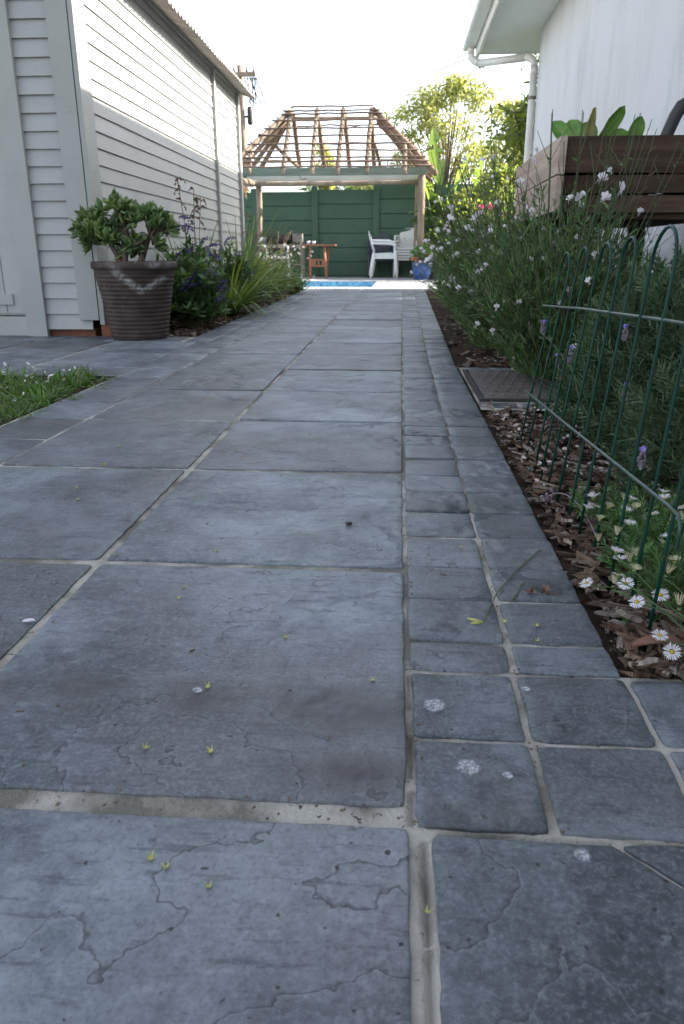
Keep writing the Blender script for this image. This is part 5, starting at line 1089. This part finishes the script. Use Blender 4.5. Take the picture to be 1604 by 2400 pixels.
for (x, y) in ((-.16, 1.33), (-.29, 1.07), (-.21, .68), (.0, .96), (-.34, .56), (.07, .9), (.12, .7), (-.27, .37), (-.05, .54), (-.02, .82), (-.33, 1.9), (-.2, 1.7), (.1, 1.1), (.18, .72), (-.6, .95), (-.1, .45)):
    mb.box((x, y, .002), (U(.002, .009), U(.0008, .002), .001), Matrix.Rotation(U(0, 3), 3, 'Z'), rnd=random.random())
for i in range(150):
    x, y = random.choice((( .026 + U(-.004, .004), U(.44, 1.4)), (U(-.4, .02), .452 + U(-.012, .012)), (.128 + U(-.005, .005), U(.44, 1.0)), (U(.23, .25), U(.70, 2.0)), (U(-.4, .24), U(.3, 2.2)), (.238 + U(-.004, .02), U(.66, 1.6))))
    mb.box((x, y, .0012), (U(.001, .004), U(.0008, .0025), .0008), Matrix.Rotation(U(0, 3), 3, 'Z'), rnd=random.random())
tag(mb.build('litter', M['stalk']), 'tiny dry plant bits scattered over the slate', 'litter', kind='stuff')

# ================================================================ BACKGROUND TREES, PALMS, POLE
def tree(name, label, loc, trunk_h, crown, n, lsz, mat, holes=.0, clumps=26, group='trees beyond the garden', T=LANCE, wsc=1.6, trunk_r=.12):
    t = thing(name, label, 'tree', loc, 0, group); mb = MB(); top = np.array((U(-.2, .2), U(-.2, .2), trunk_h)); mb.tube(bez((0, 0, -.05), (U(-.15, .15), 0, trunk_h * .5), top, 9), np.linspace(trunk_r, trunk_r * .55, 9), 9, wob=.08); ml = MB()
    cs = []
    for i in range(clumps):
        d = sphere_dirs(1, -.55)[0]; p = np.array((d[0] * crown[0], d[1] * crown[1], crown[3] + d[2] * crown[2])) * (1, 1, 1) * (np.array((U(.35, 1.0),) * 2 + (1,))); r = U(.16, .34) * min(crown[:3]); cs.append((p, r)); s0 = top * (1, 1, U(.6, 1)); mb.tube(bez(s0, (s0 + p) / 2 + (0, 0, .1 * crown[2]), p, 7), np.linspace(trunk_r * .3, trunk_r * .07, 7), 5)
        for q in range(3): e = p + sphere_dirs(1)[0] * r * 1.1; mb.tube([p, (p + e) / 2 + (0, 0, .03), e], [trunk_r * .07, trunk_r * .05, .004], 4)
    per = n // clumps
    for p, r in cs:
        D = sphere_dirs(per); pos = p + D * (r * rng.random(per) ** .45)[:, None] * (1.25, 1.25, .8); ml.scatter(T, pos, D * .5 + rng.normal(0, .6, (per, 3)) + (0, 0, -.25), lsz * rng.uniform(.6, 1.25, per), wsc=wsc, rnd=np.clip(rng.random(per) * .75 + U(0, .25), 0, 1))
    P_('trunk', mb, 'bark', t, True); P_('crown', ml, mat, t); return t
tree('tree', 'tall airy tree with sunlit yellow green leaves behind the banana plants', (1.25, 21, 0), 1.8, (2.0, 1.1, 1.5, 3.0), 7000, .135, 'treeleaf', clumps=70, trunk_r=.07)
tree('tree', 'sunlit leafy tree to the right of the airy tree', (3.1, 19.5, 0), 1.5, (1.3, 1.2, 1.3, 2.5), 5200, .13, 'treeleaf', clumps=50, trunk_r=.07)
tree('tree', 'dense dark green tree beside the house corner', (2.2, 9.6, 0), 1.2, (.95, 1.05, .95, 1.75), 9000, .10, 'bushleaf', clumps=60, wsc=1.9)
tree('tree', 'leafy green tree standing behind the house end wall', (4.3, 9.7, 0), 1.6, (1.3, 1.4, 1.2, 2.4), 4200, .13, 'bushleaf', clumps=40, wsc=1.9)
tree('tree', 'small green tree seen through the gazebo roof', (-2.1, 23, 0), 1.5, (.55, .5, .75, 2.6), 1500, .15, 'treeleaf', clumps=16)
tree('tree', 'round yellow green tree top above the wall at far left', (-4.3, 18.5, 0), .9, (1.1, .7, .55, 1.55), 1800, .12, 'treeleaf', clumps=20)
tree('shrub', 'bushy sunlit shrub filling the corner right of the banana plants', (2.0, 14.6, 0), .6, (.75, .7, .75, 1.1), 4200, .10, 'bushleaf', clumps=40, trunk_r=.05)
tree('shrub', 'yellow green shrub between the feathery palms and green wall', (1.25, 15.0, 0), .5, (.45, .4, .6, .95), 2200, .09, 'treeleaf', clumps=24, trunk_r=.04)
tree('shrub', 'low shrub tops showing above the wall behind the gazebo', (-.4, 20, 0), .8, (1.1, .6, .45, 1.75), 1100, .12, 'treeleaf', clumps=14)
def palm(label, loc, h, L, n, lean=0, mat='palmleaf', name='palm', lw=.085):
    t = thing(name, label, 'palm', loc, 0, 'palms near the pool'); mb = MB(); mb.tube(bez((0, 0, 0), (lean * .3, 0, h * .5), (lean, 0, h), 8), np.linspace(.06, .045, 8), 8, wob=.1); ml = MB()
    for i in range(n):
        a = 6.283 * i / n + U(-.2, .2); el = U(.2, 1.3); d = np.array((math.cos(a) * math.cos(el), math.sin(a) * math.cos(el), math.sin(el))); b = np.array((lean, 0, h)); e = b + d * L * (.75, .75, .75) + (0, 0, -L * .35 * math.cos(el)); c = bez(b, b + d * L * .6, e, 13); ml.tube(c, np.linspace(.012, .004, 13), 4)
        for k_ in range(2, 13):
            for u in (0, .33, .66):
                if k_ == 12 and u: continue
                p = c[k_] * (1 - u) + (c[min(12, k_ + 1)]) * u; dd = c[k_] - c[k_ - 1]; dd /= np.linalg.norm(dd); sd = np.cross(dd, (0, 0, 1)); sd /= np.linalg.norm(sd) + 1e-6
                ml.scatter(LANCE, [p, p], [dd * .7 + sd - (0, 0, .45), dd * .7 - sd - (0, 0, .45)], L * .34 * math.sin(math.pi * (.12 + .8 * (k_ - 1) / 12)), wsc=lw / .06 * .6, up=(0, 0, 2))
    P_('trunk', mb, 'bark', t, True); P_('fronds', ml, mat, t); return t
palm('feathery palm just right of the gazebo post', (.93, 15.2, 0), .85, 1.05, 15)
palm('smaller feathery palm in front of the green wall at right', (1.5, 14.9, 0), .7, .95, 13)
palm('low feathery palm at the right corner of deck', (1.02, 14.55, 0), .35, .75, 12)
palm('distant palm seen through the gazebo roof laths', (-1.55, 25, 0), 2.1, 1.1, 15); palm('distant palm left of the one behind the gazebo', (-2.75, 26, 0), 2.2, .9, 13)
def banana(label, loc, leaves):
    t = thing('banana_plant', label, 'banana plant', loc, 0, 'banana plants behind the deck'); ml = MB(); ms = MB()
    for (x, y, z0, d, L, W, dr, roll) in leaves: ms.tube(bez((x * .2, y * .2, 0), (x * .4, y * .4, z0 * .6), (x, y, z0), 8), np.linspace(.035, .014, 8), 6); paddle(ml, (x, y, z0), d, L, W, dr, torn=7, roll=roll, fold=.3)
    P_('stems', ms, 'stem', t, True); P_('foliage', ml, 'banana', t, True)
banana('tall banana plant with one upright paddle leaf by gazebo corner', (.78, 16.3 - .75, 0), [(.0, 0, 1.70, (-.18, -.1, 1), 1.0, .15, .0, 1.1), (-.15, -.1, 1.55, (-.55, -.2, .9), .85, .17, .15, .3), (.15, 0, 1.5, (.6, -.3, .75), .9, .16, .3, .3), (.25, .1, 1.35, (.9, .1, .45), .9, .15, .35, .2), (-.2, 0, 1.1, (-.5, -.6, .45), .7, .14, .4, .2), (.05, -.15, 1.2, (.1, -.8, .7), .7, .15, .4, .1), (-.22, .05, 1.45, (-.35, 0, 1), .75, .19, .12, .2), (.3, 0, 1.6, (.35, -.1, 1), .8, .18, .12, .5), (-.1, -.2, .95, (-.3, -.8, .5), .65, .17, .3, .1)])
banana('broad banana plant right of the tall one', (1.35, 15.3, 0), [(.0, 0, 1.35, (.25, -.1, 1), .9, .13, .05, .9), (.15, 0, 1.2, (.8, -.3, .6), .85, .15, .4, .2), (-.12, 0, 1.2, (-.7, -.3, .6), .7, .15, .4, .2), (.05, -.1, 1.0, (.3, -.9, .35), .75, .15, .35, .1), (-.05, -.1, .85, (-.4, -.8, .3), .6, .13, .4, .1)])
o = thing('flowering_creeper', 'creeper with bright pink flowers above the green wall at right', 'creeper', (1.45, 13.2, 0)); mb = MB(); N = 500; P = np.c_[rng.normal(.1, .35, N), rng.normal(0, .2, N), rng.normal(1.05, .2, N)]; mb.scatter(OVAL, P, sphere_dirs(N), .06, wsc=1.3); ms = MB()
for i in range(9): ms.tube(bez((0, 0, 0), (U(-.1, .3), 0, .7), (U(-.4, .6), U(-.2, .2), U(.9, 1.25)), 7), .008, 5)
P_('stems', ms, 'stalk', o); P_('foliage', mb, 'bushleaf', o)
for p in ((-.12, -.2, 1.16), (-.02, -.22, 1.14), (.04, -.2, 1.17), (.3, -.15, 1.05)):
    mb = MB(); D = sphere_dirs(16); mb.scatter(OVAL, D * .012, D, .04, wsc=1.4); f = P_('flower_head', mb, 'pink', o); f.location = p

up = thing('utility_pole', 'old timber utility pole with cross-arm rising behind the shed', 'utility pole', (-5.05, 26, 0))
mb = MB(); mb.tube([(0, 0, -.1), (.0, 0, 3), (-.03, 0, 6.05)], [.10, .095, .085], 12); P_('pole', mb, 'pole', up, True)
mb = MB(); mb.bb(-.42, .48, -.14, -.06, 5.72, 5.84); P_('cross_arm', mb, 'pole', up)
for x in (-.36, -.2, .2, .42):
    mb = MB(); mb.lathe([(0, 0), (.03, 0), (.045, .05), (.025, .08), (.04, .12), (0, .16)], 10); f = P_('insulator', mb, 'greymetal', up, True); f.location = (x, -.1, 5.84)
mb = MB(); mb.lathe([(0, 0), (.06, .0), (.085, .05), (.085, .42), (.075, .5), (0, .52)], 14); mb.bb(-.17, -.05, -.02, .02, .2, .26); f = P_('transformer', mb, 'black', up, True); f.location = (.24, -.02, 4.38)
mb = MB()
for i in range(16): x = U(.1, .5); mb.tube(bez((x, -.1, 5.7), (x + U(-.1, .2), -.1, 5.3), (x + U(-.2, .35), -.1, U(4.7, 5.3)), 8), .011, 4)
P_('hanging_cables', mb, 'cable', up)
for i, (a, b, sag, lb) in enumerate((((-4.8, 25.9, 5.9), (.76, 8.5, 2.30), 1.0, 'thin overhead cable from utility pole to house eave'), ((-4.65, 25.9, 5.75), (-2.6, 15.9, 2.45), .25, 'thin overhead cable sloping down from pole behind gazebo'))):
    mb = MB(); c = bez(a, ((a[0] + b[0]) / 2, (a[1] + b[1]) / 2, (a[2] + b[2]) / 2 - sag), b, 24); mb.tube(c, .005, 5); o = tag(mb.build('overhead_cable', M['cable']), lb, 'cable')
mb = MB(); mb.lathe([(0, 0), (.02, .0), (.024, .02), (.012, .03), (.024, .04), (.02, .06), (0, .06)], 10); o = tag(mb.build('cable_insulator', M['greymetal'], None, True), 'small cable insulator hanging under the house eave corner', 'insulator'); o.location = (.76, 8.5, 2.20); o.rotation_euler = (0, 1.4, 0)

# ================================================================ CAMERA, LIGHT, WORLD
PIT, YAW = 18.963, 4.12
PIT = math.degrees(math.atan(599 / 1720.)); YAW = math.degrees(math.atan(131 * math.cos(R_(PIT)) / 1720.))
cam = bpy.data.cameras.new('camera'); co = bpy.data.objects.new('camera', cam); COL.objects.link(co)
cam.sensor_fit = 'VERTICAL'; cam.sensor_height = 36; cam.lens = 1720 / 2400 * 36; cam.clip_start = .02; cam.clip_end = 500
co.location = (0, 0, .40); co.rotation_euler = (R_(90 - PIT), 0, R_(YAW))
cam.dof.use_dof = True; cam.dof.focus_distance = 1.15; cam.dof.aperture_fstop = 15.0
S.camera = co
EL, AZ = math.atan(.62 * math.cos(R_(15))), 15.
sd = Vector((math.cos(EL) * math.cos(R_(AZ)), math.cos(EL) * math.sin(R_(AZ)), math.sin(EL)))
L = bpy.data.lights.new('sun', 'SUN'); L.energy = 5; L.angle = R_(.55); L.color = (1, .93, .82); lo = bpy.data.objects.new('sun', L); COL.objects.link(lo); lo.rotation_euler = sd.to_track_quat('Z', 'Y').to_euler()
W = bpy.data.worlds.new('World'); S.world = W; W.use_nodes = True; nt = W.node_tree; bg = nt.nodes['Background']; sk = nt.nodes.new('ShaderNodeTexSky'); sk.sky_type = 'NISHITA'; sk.sun_disc = False; sk.sun_elevation = EL; sk.sun_rotation = R_(90 - AZ); sk.dust_density = 2.0; sk.air_density = 1.0
hs = nt.nodes.new('ShaderNodeHueSaturation'); hs.inputs['Saturation'].default_value = .5; nt.links.new(sk.outputs[0], hs.inputs['Color']); nt.links.new(hs.outputs[0], bg.inputs[0]); bg.inputs[1].default_value = .15
S.view_settings.view_transform = 'Standard'; S.view_settings.look = 'None'; S.view_settings.exposure = 1.9; S.view_settings.gamma = 1
S.render.engine = 'CYCLES'; S.cycles.use_denoising = True; S.cycles.max_bounces = 8; S.cycles.transparent_max_bounces = 8
